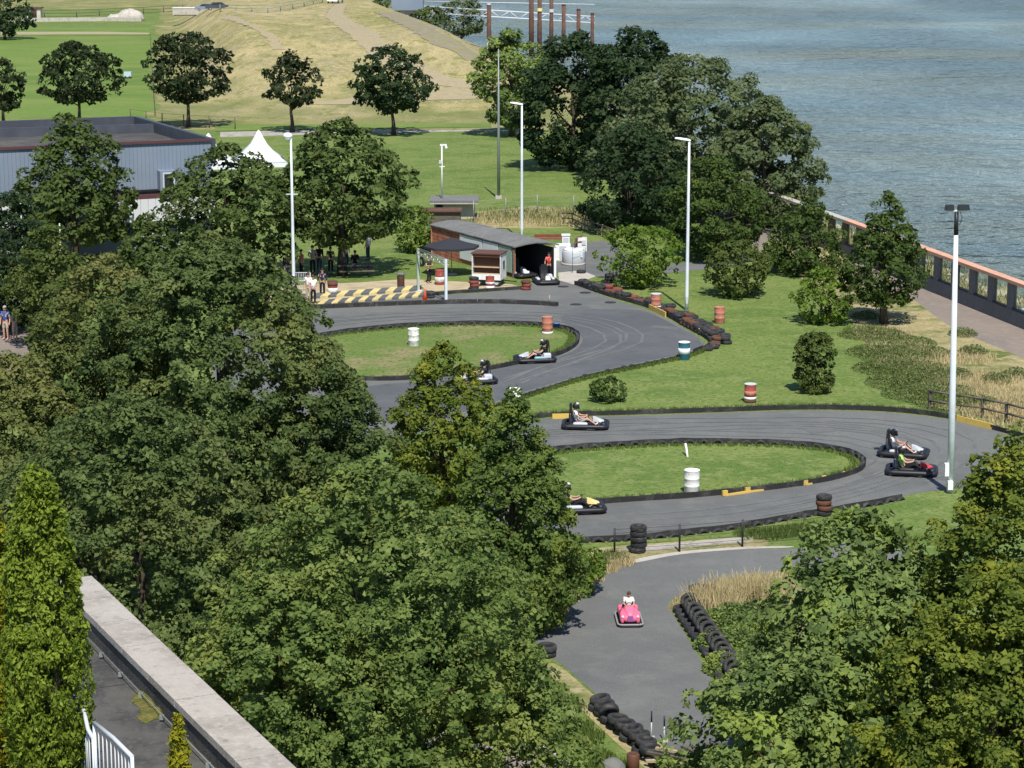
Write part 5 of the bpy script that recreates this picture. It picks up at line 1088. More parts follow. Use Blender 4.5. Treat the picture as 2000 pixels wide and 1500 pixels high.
# barrier gate panels by the crowd
q = G(590, 568); gt = thing('crowd_barrier', 'pale metal crowd barrier at the foot of the round headed lamp post', 'barrier', q)
for x in (-.5, .5): MB().tube([(x, 0, 0), (x, 0, 1.1)], .03, 6).build('post', M_palegrey, gt)
for z in (.15, .6, 1.1): MB().tube([(-.5, 0, z), (.5, 0, z)], .025, 6).build('rail', M_palegrey, gt)
for i in range(9): MB().tube([(-.4 + i * .1, 0, .15), (-.4 + i * .1, 0, 1.1)], .01, 4).build('bar', M_palegrey, gt)
q = G(695, 540); tb = thing('picnic_table', 'dark picnic table in the shade of the crowd tree', 'table', q, R(8))
MB().box((0, 0, .74), (2.2, .8, .06)).build('tabletop', M_timber, tb)
for sy in (-.7, .7): MB().box((0, sy, .44), (2.2, .28, .05)).build('seat', M_timber, tb)
for sx in (-.8, .8):
    for sy in (-.5, .5): MB().tube([(sx, sy, 0), (sx, sy * .3, .72)], .05, 6).build('leg', M_timber, tb)
    MB().box((sx, 0, .40), (.06, 1.5, .08)).build('cross_beam', M_timber, tb)
# ------------------------------------------------------------------ grey hall and tents
def hallb():
    zt_ = 7.3; zb_ = 4.15
    a = G(-260, 300, zt_); b = G(412, 272, zt_); c = G(262, 228, zt_); d0 = c + (a - b) * 1.2
    root = thing('grey_hall', 'large hall with blue grey ribbed cladding, dark flat roof and pale fascia', 'building', (b.x, b.y, 0))
    L_ = (a - b).length; ux = (a - b).normalized(); back = (c - b)
    f = lambda v, z: (v.x - b.x, v.y - b.y, z)
    # cladding in ribs
    nrib = 84; w_ = L_ / nrib; nn = Vector((-ux.y, ux.x, 0)); nn = nn if nn.y < 0 else -nn
    for i in range(nrib):
        e = b + ux * (w_ * (i + .5)); MB().box((0, 0, 0), (w_ - 0.012, 0.10, zt_ - zb_)).build('cladding_panel', M_clad, root, f(e + nn * -0.05, (zt_ + zb_) / 2), (0, 0, math.atan2(ux.y, ux.x)))
    MB().prism([f(v, 0)[:2] for v in (b - nn * 0.25 * 1, a - nn * .25, d0, c)], 0.0, zt_ - 0.9).build('wall', mat('grey_render', (0.22, 0.225, 0.235), 0.85), root)
    q_ = [b - nn * .2, a - nn * .2, d0, c]
    MB().prism([f(v, 0)[:2] for v in q_], zt_ - 0.895, zt_ - 0.75).build('roof', M_felt, root)
    MB().prism([f(v, 0)[:2] for v in (b - nn * 0.5 + ux * 1.2, a - nn * .5, a - nn * 3.2, b - nn * 3.0 + ux * 6)], zt_ - 0.749, zt_ - 0.735).build('roof_puddle', M_puddle, root)  # pale strip for a puddle, its bright reflection put into the colour
    def edge(p, q2, z0_, z1_, th, m, nm):
        v = q2 - p; n3 = Vector((-v.y, v.x, 0)).normalized() * th
        MB().prism([f(w2, 0)[:2] for w2 in (p, q2, q2 + n3, p + n3)], z0_, z1_).build(nm, m, root)
    edge(b - nn * .1, c, zt_ - 1.6, zt_ + .02, -0.35, M_slate, 'parapet'); edge(c, d0, zt_ - 1.6, zt_ + .03, -0.35, M_slate, 'parapet')
    edge(c + nn * 2.4 - ux * 0 + (b - c) * 0.15, d0 + nn * 2.4, zt_ - .75, zt_ - .1, -0.2, M_slate, 'roof_step')
    edge(b, a, zt_ - .12, zt_ + .06, 0.14, M_trim, 'front_trim')
    edge(b + nn * .03, a + nn * .03, zb_ - .12, zb_ - .002, 0.14, M_black, 'painted_shadow_gap')  # solid black strip, the shade under the cladding put into its colour
    edge(b + nn * 0.55, a + nn * 0.55, zb_ - .55, zb_ - .30, -0.6, M_trim, 'lower_trim')
    # fascia of pale boards
    for i in range(44):
        e = b + ux * (L_ * (i + .5) / 44) + nn * 0.50
        MB().box((0, 0, 0), (L_ / 44 - .02, 0.08, 1.5)).build('fascia_board', M_sign, root, f(e, zb_ - 1.32), (0, 0, math.atan2(ux.y, ux.x)))
    for ch_, px in (('H', 272), ('P', 299)):
        cu = bpy.data.curves.new('letter', 'FONT'); cu.body = ch_; cu.size = 1.35; cu.extrude = 0.01; cu.align_x = 'CENTER'; cu.materials.append(M_tan)
        e = G(px, 395, zb_ - 1.8); t_ = (e - b).dot(ux); e = b + ux * t_ + nn * 0.565
        o = bpy.data.objects.new('letter_tmp', cu); COL.objects.link(o); dg = bpy.context.evaluated_depsgraph_get(); lm = bpy.data.meshes.new_from_object(o.evaluated_get(dg)); bpy.data.objects.remove(o); o = link('letter', lm, root); o.location = f(e, zb_ - 1.78); o.rotation_euler = (math.pi / 2, 0, math.atan2(-ux.y, -ux.x))
    # dormer window box
    e = G(320, 345, 4.9); t_ = (e - b).dot(ux); e = b + ux * t_
    wx = MB().box((0, 0, 0), (1.15, 0.9, 1.3)).build('window_box', M_clad, root, f(e + nn * 0.3, 4.75), (0, 0, math.atan2(ux.y, ux.x)))
    MB().box((0, 0.47, 0), (.62, .03, .9)).build('pane', M_glass, wx); 
    for s_ in ((-.36, 0, .1, 1.1), (.36, 0, .1, 1.1)): MB().box((s_[0], 0.48, 0), (s_[2], .06, s_[3])).build('frame', M_palegrey, wx)
    for z_ in (-.5, .5): MB().box((0, 0.48, z_), (.62, .06, .1)).build('frame', M_palegrey, wx)
    for ch in wx.children: ch.location.y *= 1
    # ground floor windows glimpsed between the trees
    for px in (255, 285, 340, 380):
        e = G(px, 440, 1.8); t_ = (e - b).dot(ux); e = b + ux * t_ + nn * 0.10
        wn = MB().box((0, 0, 0), (1.1, .08, 1.4)).build('window', M_white, root, f(e, 1.7), (0, 0, math.atan2(ux.y, ux.x))); MB().box((0, .045, 0), (.9, .03, 1.2)).build('pane', M_glass, wn)
        for ch in wn.children: pass
    return root
hallb()
def pagoda(label, px, py, h, wd):
    q = G(px, py, h); root = thing('pagoda_tent', label, 'tent', (q.x, q.y, 0), R(10), 'white pagoda tents')
    rings = []
    for s_, z in ((1.0, 2.3), (0.78, 2.62), (0.54, 3.05), (0.30, 3.65), (0.13, h - .35), (0.05, h)):
        hw = wd / 2 * s_; rings.append([(x * hw, y * hw, z) for x, y in ((-1, -1), (0, -1 + .12 * s_), (1, -1), (1 - .12 * s_, 0), (1, 1), (0, 1 - .12 * s_), (-1, 1), (-1 + .12 * s_, 0))])
    MB().loft(rings).build('canopy', M_tent, root)
    for sx in (-1, 1):
        for sy in (-1, 1): MB().tube([(sx * wd / 2 * .97, sy * wd / 2 * .97, 0), (sx * wd / 2 * .97, sy * wd / 2 * .97, 2.35)], .05, 6).build('pole', M_palegrey, root)
    MB().prism([(-wd / 2, -wd / 2 - .02), (wd / 2, -wd / 2 - .02), (wd / 2, -wd / 2), (-wd / 2, -wd / 2)], 1.95, 2.3).build('valance', M_tent, root)
    MB().ball((0, 0, h), .09, 8, 6).build('finial', M_tent, root)
pagoda('white pagoda tent between the two big green trees', 505, 256, 4.7, 4.4)
pagoda('white pagoda tent peeping out at the corner of the hall', 407, 262, 4.6, 4.4)
# ------------------------------------------------------------------ landing stage on the river
ls = thing('landing_stage', 'river landing stage with pale house on stilts and long lattice gangway', 'landing stage', (-19.5, 440, -0.0))
ox = ls.location
MB().box((-.6, 0, 5.6), (6.0, 6, 3.0)).build('house', M_clad, ls); MB().box((-.6, 0, 7.25), (6.6, 6.6, .25)).build('roof', M_palegrey, ls); MB().box((1.2, 0, 3.75), (6.5, 5, .5)).build('deck', M_conc, ls)
for x in (-2.3, 0.2, 2.6): MB().tube([(x, 0, -4.5), (x, 0, 3.6)], .35, 8).build('stilt', M_rust, ls)
MB().tube([(2.6, -.5, 0.5), (4.0, -.5, 3.6)], .16, 6).build('prop', M_conc, ls)
LG = 33.0
for zz in (3.6, 4.8):
    for dy in (-1, 1): MB().tube([(2.5, dy, zz), (2.5 + LG, dy, zz - 2.0)], .09, 6).build('chord', M_palegrey, ls)
for i in range(18):
    x0_ = 2.5 + LG * i / 18; x1_ = 2.5 + LG * (i + 1) / 18
    for dy in (-1, 1): MB().tube([(x0_, dy, 3.6 - 2.0 * i / 18 + (1.2 if i % 2 else 0)), (x1_, dy, 3.6 - 2.0 * (i + 1) / 18 + (0 if i % 2 else 1.2))], .05, 5).build('lattice', M_palegrey, ls)
MB().tube([(2.5, 3, 5.6), (2.5 + LG, 3, 5.0)], .10, 6).build('upper_chord', M_palegrey, ls)
for lab, px, yt, wd in (('rusty mooring pile with white foot band left of the trees', 955, 10, .55), ('twin rusty mooring pile under the gangway end', 1038, -40, .6), ('rusty mooring pile right beside the twin pile', 1054, -12, .55), ('dark mooring pile with pale cap in the gangway end', 1077, -10, .5), ('rusty mooring pile second from the right', 1130, 20, .5), ('rusty mooring pile just right of the gangway', 1101, 11, .5), ('shortest rusty mooring pile, rightmost of the row', 1157, 28, .45)):
    Yp = 425.0; s_ = Yp / math.cos(PITCH); 
    e = G(px, yt, 6.0); e = Vector((e.x * Yp / e.y, Yp, 0)); v = (yt - 750) / FPX
    ztop = CAM_H - Yp * (math.sin(PITCH) + v * math.cos(PITCH)) / (math.cos(PITCH) - v * math.sin(PITCH))
    pr_ = thing('mooring_pile', lab, 'pile', (e.x, e.y, -4.5), 0, 'mooring piles in the river'); hh = ztop + 4.5
    MB().lathe([(wd * .78, 0), (wd * .78, hh * .55), (wd * .72, hh * .56), (wd * .72, hh)], 12).build('pile', M_rust, pr_); MB().lathe([(wd * .8, hh), (wd * .8, hh + .25), (wd * .3, hh + .3)], 12).build('cap', M_palegrey if px in (955, 1077) else M_rust, pr_)
    if px == 955: MB().lathe([(wd * .82, 2.0), (wd * .82, 3.8)], 12, caps=False).build('foot_band', M_white, pr_)
    if px in (1038, 1054, 1077): MB().lathe([(wd * 1.0, hh - 3.2), (wd * 1.0, hh - 2.6)], 12, caps=False).build('collar', M_brightyellow if px == 1054 else M_palegrey, pr_)
# ------------------------------------------------------------------ far things on the field
q = G(68, 36); fh = thing('field_hut', 'small brown hut on the far field at top left', 'hut', q); MB().box((0, 0, 1.1), (3.0, 2.2, 2.2)).build('wall', M_cream, fh); MB().box((0, 0, 2.3), (3.5, 2.8, .25)).build('roof', M_rust, fh); MB().box((0, -1.12, 1.0), (1.4, .08, 1.9)).build('door', M_trim, fh)
wl_ = thing('white_field_wall', 'long low white wall edging the far green field', 'wall', G(20, 43))
P = resample(GL([(20, 43), (120, 42), (205, 41), (290, 42)]), 4.0)
for a, b in zip(P, P[1:]):
    d = b - a; MB().box((0, 0, .4), (d.length - .05, .5, .8)).build('wall_block', M_rock, wl_, (a + b) / 2 - P[0], (0, 0, math.atan2(d.y, d.x)))
for lab, px, py, rx, rz in (('smaller pale sand heap at the field wall', 225, 40, 1.8, 1.3), ('larger pale sand heap at the field wall', 254, 40, 2.6, 2.4)):
    m = MB().ball((0, 0, 0), (rx * 1.2, 2.0, rz), 14, 8, 0.0, 1.0); m.v = [(x + hr.gauss(0, .08), y, z * (1 + hr.gauss(0, .06))) for x, y, z in m.v]
    r_ = thing('sand_heap', lab, 'sand heap', G(px, py), 0, 'sand heaps'); m.build('heap', M_rock, r_)
def car(label, P, rz, m, s=1.0):
    root = thing('parked_car', label, 'car', P, rz, 'vehicles parked on the far track', s)
    prof = [(-2.1, .35), (-2.1, .85), (-1.9, .95), (-1.3, 1.0), (-.7, 1.45), (.9, 1.48), (1.6, 1.0), (2.05, .9), (2.1, .4)]
    MB().loft([[(x, y, z) for x, z in prof] for y in (-.82, .82)], False).build('body', m, root)
    MB().loft([[(x, y, z) for x, z in ((-1.15, 1.02), (-.68, 1.40), (.85, 1.43), (1.4, 1.02))] for y in (-.835, .835)], False).build('window', M_glass, root)
    for sx in (-1.3, 1.3):
        for sy in (-.8, .8):
            wh = link('wheel', TYS, root, (sx, sy, .3), (math.pi / 2, 0, 0)); MB().lathe([(.16, -.07), (.16, .07)], 8).build('rim', M_silver, wh)
car('blue grey car parked at the left end of the far vehicles', GM(402, 22), .1, M_clad); car('dark car parked beside the blue grey one', GM(424, 20), .2, M_slate); car('white van at the top where the dirt path leaves', GM(655, 6), 1.4, M_white, 1.2)
q = G(300, 30); tn = thing('white_container', 'long low white container on the far field', 'container', GM(383, 30)); MB().box((0, 0, .8), (9, 2, 1.3)).build('body', M_rock, tn); MB().box((0, 0, 1.5), (9.2, 2.2, .12)).build('lid', M_white, tn); MB().box((0, 0, .1), (8.5, 1.6, .2)).build('skid', M_black, tn)
q = G(250, 153); bx = thing('water_trough', 'pale blue box trailer standing in the green meadow', 'trailer', q); MB().box((0, 0, .55), (1.0, .8, .7)).build('tank', mat('pale_blue_paint', (.42, .55, .58), .6), bx); MB().box((0, 0, .16), (1.1, .6, .08)).build('frame', M_black, bx)
for sx in (-.3, .3): link('wheel', TYS, bx, (sx, -.4, .18), (math.pi / 2, 0, 0), scale=(.6, .6, .6))

# ------------------------------------------------------------------ people
def skinned(verts, edges, rad, root=0, sub=1):
    me = bpy.data.meshes.new('tmp'); me.from_pydata([tuple(v) for v in verts], edges, []); me.update()
    o = bpy.data.objects.new('tmp', me); COL.objects.link(o)
    md = o.modifiers.new('s', 'SKIN'); md.use_smooth_shade = True
    for i, d in enumerate(me.skin_vertices[0].data):
        r_ = rad[i]; d.radius = r_ if hasattr(r_, '__len__') else (r_, r_); d.use_root = (i == root)
    ms_ = o.modifiers.new('u', 'SUBSURF'); ms_.levels = sub; ms_.render_levels = sub
    dg = bpy.context.evaluated_depsgraph_get(); res = bpy.data.meshes.new_from_object(o.evaluated_get(dg))
    bpy.data.objects.remove(o); bpy.data.meshes.remove(me); return res
POSE = {}
POSE['stand'] = dict(pel=(0, 0, .93), bel=(0, 0, 1.08), che=(-.01, 0, 1.30), nec=(0, 0, 1.48), h1=(.02, 0, 1.58), h2=(.02, 0, 1.68), sh=(-.01, .18, 1.40), el=(-.03, .25, 1.13), wr=(.05, .26, .90), pa=(.07, .255, .83), hip=(0, .09, .90), kn=(.02, .10, .50), an=(-.01, .10, .09), to=(.15, .12, .04))
POSE['hold'] = dict(POSE['stand'], el=(.02, .26, 1.14), wr=(.22, .14, 1.12), pa=(.28, .10, 1.14))
POSE['kart'] = dict(pel=(-.32, 0, .24), bel=(-.40, 0, .40), che=(-.46, 0, .60), nec=(-.45, 0, .78), h1=(-.42, 0, .88), h2=(-.41, 0, .97), sh=(-.45, .18, .70), el=(-.24, .27, .50), wr=(-.02, .16, .50), pa=(.05, .13, .53), hip=(-.27, .10, .24), kn=(.10, .18, .43), an=(.46, .14, .17), to=(.56, .14, .26))
POSE['sit'] = dict(pel=(0, 0, .45), bel=(.02, 0, .60), che=(.03, 0, .82), nec=(.06, 0, 1.0), h1=(.09, 0, 1.10), h2=(.10, 0, 1.19), sh=(.03, .18, .92), el=(.10, .25, .68), wr=(.30, .16, .62), pa=(.36, .13, .62), hip=(.04, .09, .45), kn=(.42, .12, .46), an=(.44, .12, .09), to=(.58, .12, .04))
def person_meshes(pose, sleeve=0.55, leg=1.0, skirt=False):
    p = POSE[pose]; V = []; E = []; Rd = []; idx = {}
    def add(n, pt, r): idx[n] = len(V); V.append(Vector(pt)); Rd.append(r)
    for n, r in (('pel', (.13, .10)), ('bel', (.125, .095)), ('che', (.145, .105)), ('nec', .052), ('h1', .083), ('h2', .088)): add(n, p[n], r)
    for a, b in (('pel', 'bel'), ('bel', 'che'), ('che', 'nec'), ('nec', 'h1'), ('h1', 'h2')): E.append((idx[a], idx[b]))
    for s in (1, -1):
        m = lambda n: (p[n][0], p[n][1] * s, p[n][2])
        for n, r in (('sh', .062), ('el', .042), ('wr', .028), ('pa', .034), ('hip', .085), ('kn', .056), ('an', .038), ('to', .036)): add(n + str(s), m(n), r)
        for a, b in (('che', 'sh'), ('sh', 'el'), ('el', 'wr'), ('wr', 'pa'), ('pel', 'hip'), ('hip', 'kn'), ('kn', 'an'), ('an', 'to')):
            E.append((idx[a if a in idx else a + str(s)], idx[b + str(s)]))
        pv, wv = Vector(m('pa')), Vector(m('wr')); dr = (pv - wv).normalized(); sd = Vector((0, 1, 0)).cross(dr); sd = sd.normalized() if sd.length > .01 else Vector((0, 0, 1)); lat = dr.cross(sd).normalized()
        for k, (of, ln) in enumerate(((-.026, .062), (-.009, .074), (.009, .070), (.026, .055))):
            add('f%d%d' % (s, k), pv + dr * ln + lat * of + sd * -.012, .0085); E.append((idx['pa' + str(s)], idx['f%d%d' % (s, k)]))
        add('t%d' % s, wv + dr * .055 + lat * (-.05 * s) + sd * -.01, .010); E.append((idx['wr' + str(s)], idx['t%d' % s]))
    body = skinned(V, E, Rd, 0, 1)
    def sub(names, edges, g):
        vs = []; rd = []; mp_ = {}
        for n, pt, r in names: mp_[n] = len(vs); vs.append(pt); rd.append(tuple(x * g for x in r) if hasattr(r, '__len__') else r * g)
        return skinned(vs, [(mp_[a], mp_[b]) for a, b in edges], rd, 0, 1)
    P = lambda n, s=1: Vector((p[n][0], p[n][1] * s, p[n][2]))
    nm = [('pel', P('pel') + (P('bel') - P('pel')) * .1, (.150, .122)), ('bel', P('bel'), (.148, .118)), ('che', P('che'), (.185, .145)), ('nk', P('che').lerp(P('nec'), .62), (.085, .075))]; ed = [('pel', 'bel'), ('bel', 'che'), ('che', 'nk')]
    for s in (1, -1):
        e = P('sh', s).lerp(P('el', s), sleeve) if sleeve <= 1 else P('el', s).lerp(P('wr', s), sleeve - 1)
        nm += [('s%d' % s, P('sh', s), .092)]
        if sleeve > 1: nm += [('k%d' % s, P('el', s), .056)]; ed += [('s%d' % s, 'k%d' % s), ('k%d' % s, 'e%d' % s)]
        else: ed += [('s%d' % s, 'e%d' % s)]
        nm += [('e%d' % s, e, .070 if sleeve <= 1 else .045)]; ed += [('che', 's%d' % s)]
    shirt = sub(nm, ed, 1.0)
    nm = [('top', P('pel').lerp(P('bel'), .25), (.143, .113)), ('pel', P('pel'), (.147, .117))]; ed = [('top', 'pel')]
    for s in (1, -1):
        nm += [('h%d' % s, P('hip', s), .100), ('k%d' % s, P('hip', s).lerp(P('kn', s), min(1, leg * 2 if leg < .5 else 1)), .073)]; ed += [('pel', 'h%d' % s), ('h%d' % s, 'k%d' % s)]
        if leg > .5: nm += [('a%d' % s, P('kn', s).lerp(P('an', s), leg * 2 - 1.06 if leg < 1 else .94), .055)]; ed += [('k%d' % s, 'a%d' % s)]
    tro = sub(nm, ed, 1.0)
    shoes = []
    for s in (1, -1): shoes.append(skinned([P('an', s) + Vector((-.03, 0, -.02)), P('an', s).lerp(P('to', s), .5) + Vector((0, 0, -.02)), P('to', s)], [(0, 1), (1, 2)], [(.045, .045), (.046, .044), (.040, .032)], 0, 1))
    return dict(body=body, shirt=shirt, tro=tro, shoes=shoes, head=(P('h1') + P('h2')) / 2, up=(P('h2') - P('nec')).normalized())
CACHE = {}
def person(label, loc_, rz, pose='stand', shirt=M_greyshirt, tro=M_denim, hair=M_hairbrown, helmet=None, sleeve=.55, leg=1.0, s=1.0, group=None, long_hair=False, shoe=M_black, dz=0):
    key = (pose, sleeve, leg)
    if key not in CACHE: CACHE[key] = person_meshes(*key)
    c = CACHE[key]
    root = thing('person', label, 'person', (loc_[0], loc_[1], (loc_[2] if len(loc_) > 2 else 0) + dz), rz, group, s)
    def inst(nm, me, m):
        me2 = me if me.materials and me.materials[0] == m else me.copy()
        me2.materials.clear(); me2.materials.append(m); return link(nm, me2, root)
    bd = inst('body', c['body'], M_skin); inst('shirt', c['shirt'], shirt); inst('trousers', c['tro'], tro)
    for sh in c['shoes']: inst('shoe', sh, shoe)
    h = c['head']
    if helmet:
        hm = MB().ball((h.x, h.y, h.z + .03), (.155, .135, .155), 16, 10).build('helmet', helmet, root)
        MB().ball((h.x + .03, h.y, h.z + .035), (.132, .118, .05), 14, 6).build('visor', M_visor, hm)
        MB().box((h.x + .13, h.y, h.z - .06), (.07, .16, .07)).build('chin_bar', helmet, hm)
        MB().ball((h.x + .06, h.y, h.z + .135), (.085, .10, .055), 10, 6).build('peak', M_palegrey, hm)
    else:
        MB().ball((h.x - .018, h.y, h.z + .035), (.108, .100, .108), 14, 8, -0.25, 1.0).build('hair', hair, root)
        if long_hair: MB().ball((h.x - .07, h.y, h.z - .06), (.06, .085, .15), 10, 8).build('long_hair', hair, root)
        for sy in (-.035, .035): MB().ball((h.x + .083, h.y + sy, h.z), .011, 6, 4).build('eye', M_hairdark, bd)
        MB().box((h.x + .095, h.y, h.z - .025), (.03, .022, .04), 0, taper=.5).build('nose', M_skin, bd)
        MB().box((h.x + .082, h.y, h.z - .062), (.015, .045, .01)).build('mouth', M_pinkshirt, bd)
        for sy in (-.09, .09): MB().ball((h.x, h.y + sy, h.z - .01), (.022, .012, .03), 6, 4).build('ear', M_skin, bd)
    return root
# spectators
SP = 'spectators near the pit lane'
DN = -math.pi / 2
crowd = [(612, 596, DN + .4, 'hold', M_wshirt, M_blackcl, M_hairbrown, 'person in white shirt standing in sunlight by the crowd barrier'),
 (603, 590, DN - .5, 'stand', M_wshirt, M_beige, M_hairbrown, 'person in white shirt and beige trousers behind the crowd barrier'),
 (630, 580, DN, 'stand', M_navy, M_blackcl, M_hairdark, 'person in navy clothes just left of the red scrawled barrel'),
 (560, 552, DN + 1, 'stand', M_navy, M_denim, M_hairdark, 'person in navy shirt in the shade left of the lamp post'),
 (589, 540, DN - 1, 'stand', M_pinkshirt, M_blackcl, M_hairdark, 'person in dull pink shirt in the shade right of the lamp post'),
 (611, 536, DN + .2, 'hold', M_greyshirt, M_blackcl, M_hairdark, 'person in grey shirt in the shade beside the pink shirted one'),
 (624, 532, 1.2, 'stand', M_blackcl, M_denim, M_hairbrown, 'tall person in black shirt in the middle of the shaded crowd'),
 (646, 534, DN, 'stand', M_olive, M_blackcl, M_hairdark, 'person in olive shirt left of the crowd tree trunk'),
 (676, 524, DN + .6, 'stand', M_wshirt, M_denim, M_hairgrey, 'person in white shirt right of the crowd tree trunk'),
 (694, 526, DN, 'sit', M_blackcl, M_blackcl, M_hairdark, 'seated person in black at the picnic table'),
 (719, 508, 2.6, 'stand', M_wshirt, M_denim, M_hairbrown, 'person in white shirt at the right end of the shaded crowd'),
 (838, 553, DN + .8, 'hold', M_olive, M_blackcl, M_hairdark, 'person in dark olive standing between the truss posts'),
 (12, 664, DN - .3, 'stand', M_blueshirt, M_beige, M_hairgrey, 'person in blue shirt at the left edge of the view'),
 (30, 668, DN + .9, 'hold', M_greyshirt, M_beige, M_hairbrown, 'person in grey shirt reaching out beside the blue shirted one'),
 (4, 640, DN, 'stand', M_blackcl, M_denim, M_hairdark, 'person in black shirt behind the blue shirted one')]
for px, py, rz, po, sh, tr_, hr_, lab in crowd:
    person(lab, G(px, py), rz, po, sh, tr_, hr_, leg=.45 if 'blue shirt' in lab else 1.0, sleeve=1.7 if sh in (M_blackcl, M_navy) else .55, group=SP, s=1.0 + rb.uniform(-.04, .05))

# ------------------------------------------------------------------ karts
def rounded(x0_, x1_, y0_, y1_, z0_, z1_, r=.08, n=4):
    pts = []
    for cx, cy, a0 in ((x1_ - r, y1_ - r, 0), (x0_ + r, y1_ - r, 90), (x0_ + r, y0_ + r, 180), (x1_ - r, y0_ + r, 270)):
        for k in range(n + 1): a = R(a0 + 90 * k / n); pts.append((cx + r * math.cos(a), cy + r * math.sin(a)))
    return pts
def pod(pts, z0_, z1_, shrink=.06):
    cx = sum(p[0] for p in pts) / len(pts); cy = sum(p[1] for p in pts) / len(pts)
    f = lambda s, z: [(cx + (x - cx) * s, cy + (y - cy) * s, z) for x, y in pts]
    return MB().loft([f(.96, z0_), f(1, z0_ + .03), f(1, z1_ - .05), f(1 - shrink, z1_ - .01), f(1 - 2.2 * shrink, z1_)])
KT = {}
def kart(label, P, rz, nose=M_palegrey, podm=M_palegrey, group='karts'):
    root = thing('go_kart', label, 'go-kart', P, rz, group)
    def pc(nm, mk, m, par=root):
        k = (nm, m.name)
        if k not in KT: KT[k] = mk().mesh(nm, m)
        return link(nm, KT[k], par)
    pc('floor_pan', lambda: MB().prism(rounded(-.75, .85, -.32, .32, 0, 0), .06, .09), M_black)
    pc('wrap_bumper', lambda: MB().tube([(x, y, .16) for x, y in rounded(-.94, .96, -.64, .64, 0, 0, .22, 5) + rounded(-.94, .96, -.64, .64, 0, 0, .22, 5)[:2]], .10, 8), M_black)
    pc('bumper_face', lambda: pod(rounded(.70, .92, -.50, .50, 0, 0, .09), .10, .31), M_black)
    for s in (1, -1):
        k2 = pc('side_pod_%d' % s, lambda: pod(rounded(-.52, .12, min(.36 * s, .56 * s), max(.36 * s, .56 * s), 0, 0, .07), .20, .32, .09), podm); k2.name = 'side_pod'
    pc('nose_fairing', lambda: MB().loft([[(x, y, z) for x, y, z in ((xx, -w_, .28), (xx, w_, .28), (xx, w_ * .75, zz), (xx, -w_ * .75, zz))] for xx, w_, zz in ((.34, .10, .50), (.48, .14, .46), (.66, .18, .38), (.82, .16, .32))], False), nose)
    pc('seat', lambda: MB().loft([[(x + ox_, y, z + oz_) for x, y, z in ((xx, -.20, zz), (xx, .20, zz)) for ox_, oz_ in ((0, 0),)] + [(xx - .05, .20, zz - .04), (xx - .05, -.20, zz - .04)] for xx, zz in ((-.02, .15), (-.30, .13), (-.46, .22), (-.56, .50), (-.62, .86))], False), M_black)
    pc('headrest', lambda: MB().box((-.63, 0, .90), (.09, .30, .34)), M_black)
    pc('roll_bar', lambda: MB().tube([(-.70, -.24, .2), (-.68, -.22, .95), (-.68, 0, 1.04), (-.68, .22, .95), (-.70, .24, .2)], .022, 6), M_black)
    pc('engine', lambda: pod(rounded(-.74, -.36, .18, .50, 0, 0, .05), .14, .46, .08), M_palegrey)
    sw = pc('steering_column', lambda: MB().tube([(.40, 0, .2), (.10, 0, .50)], .018, 6), M_black)
    pc('steering_wheel', lambda: MB().ring((0, 0, 0), .14, .017, 14, 6, Matrix.Translation((.08, 0, .52)) @ Matrix.Rotation(R(-45), 4, 'Y')), M_black, sw)
    for x, s in ((.58, 1), (.58, -1), (-.62, 1), (-.62, -1)):
        k = ('kw',)
        if k not in KT: KT[k] = tyre_mesh(.135, .15, 14).mesh('kart_wheel', M_rubber); KT['rim'] = MB().lathe([(.08, -.05), (.085, .05), (.03, .06)], 10).mesh('rim', M_silver)
        wh = link('wheel', KT[k], root, (x, .46 * s if x > 0 else .48 * s, .135), (math.pi / 2, 0, 0)); link('rim', KT['rim'], wh)
    return root
def kart_with(labk, labd, px, py, rz, shirt, tro, helmet=M_black, nose=M_palegrey, podm=M_palegrey, driver=True, leg=1.0):
    P = G(px, py); P.z = 0.009
    kart(labk, P, rz, nose, podm)
    if driver: person(labd, P, rz, 'kart', shirt, tro, helmet=helmet, group='kart drivers', leg=leg, dz=0.0, shoe=M_white if shirt == M_wshirt else M_black)
kart_with('kart with pale grey side pods heading right in the middle lane', 'kart driver in white T-shirt and black helmet in the middle lane', 1143, 835, R(-4), M_wshirt, M_greyshirt, leg=.4)
kart_with('kart with pale teal side pods heading left below the upper infield', 'kart driver in black shirt with bare arms below the upper infield', 1045, 706, math.pi + R(10), M_blackcl, M_blackcl, podm=M_kartteal, leg=.4)
kart_with('kart mostly hidden behind the rounded hornbeam', 'kart driver mostly hidden behind the rounded hornbeam', 928, 748, math.pi + R(14), M_navy, M_denim)
kart_with('rear one of the two karts racing side by side at the right bend', 'kart driver in white T-shirt, upper one of the pair at the right bend', 1764, 890, R(-18), M_wshirt, M_greyshirt, leg=.4)
kart_with('front one of the two karts at the right bend with red nose', 'kart driver in lime shirt, lower one of the pair at the right bend', 1780, 925, R(-10), M_greenshirt, M_blackcl, nose=M_kartred, podm=M_black)
kart_with('kart half hidden behind the taller hornbeam with yellow nose', 'kart driver hidden behind the taller hornbeam', 1128, 998, R(8), M_blackcl, M_blackcl, nose=M_brightyellow)
kart_with('parked kart facing the camera in front of the open shed', 'x', 1066, 553, DN + .2, M_blackcl, M_blackcl, nose=M_white, driver=False)
person('person in red shirt standing in the shed opening behind the parked kart', G(1072, 545), DN, 'stand', M_kartred, M_blackcl, M_hairdark, group=SP, sleeve=.55, s=.95)
kart_with('kart parked deep inside the dark shed', 'x', 1018, 540, DN + .5, M_blackcl, M_blackcl, nose=M_white, driver=False)

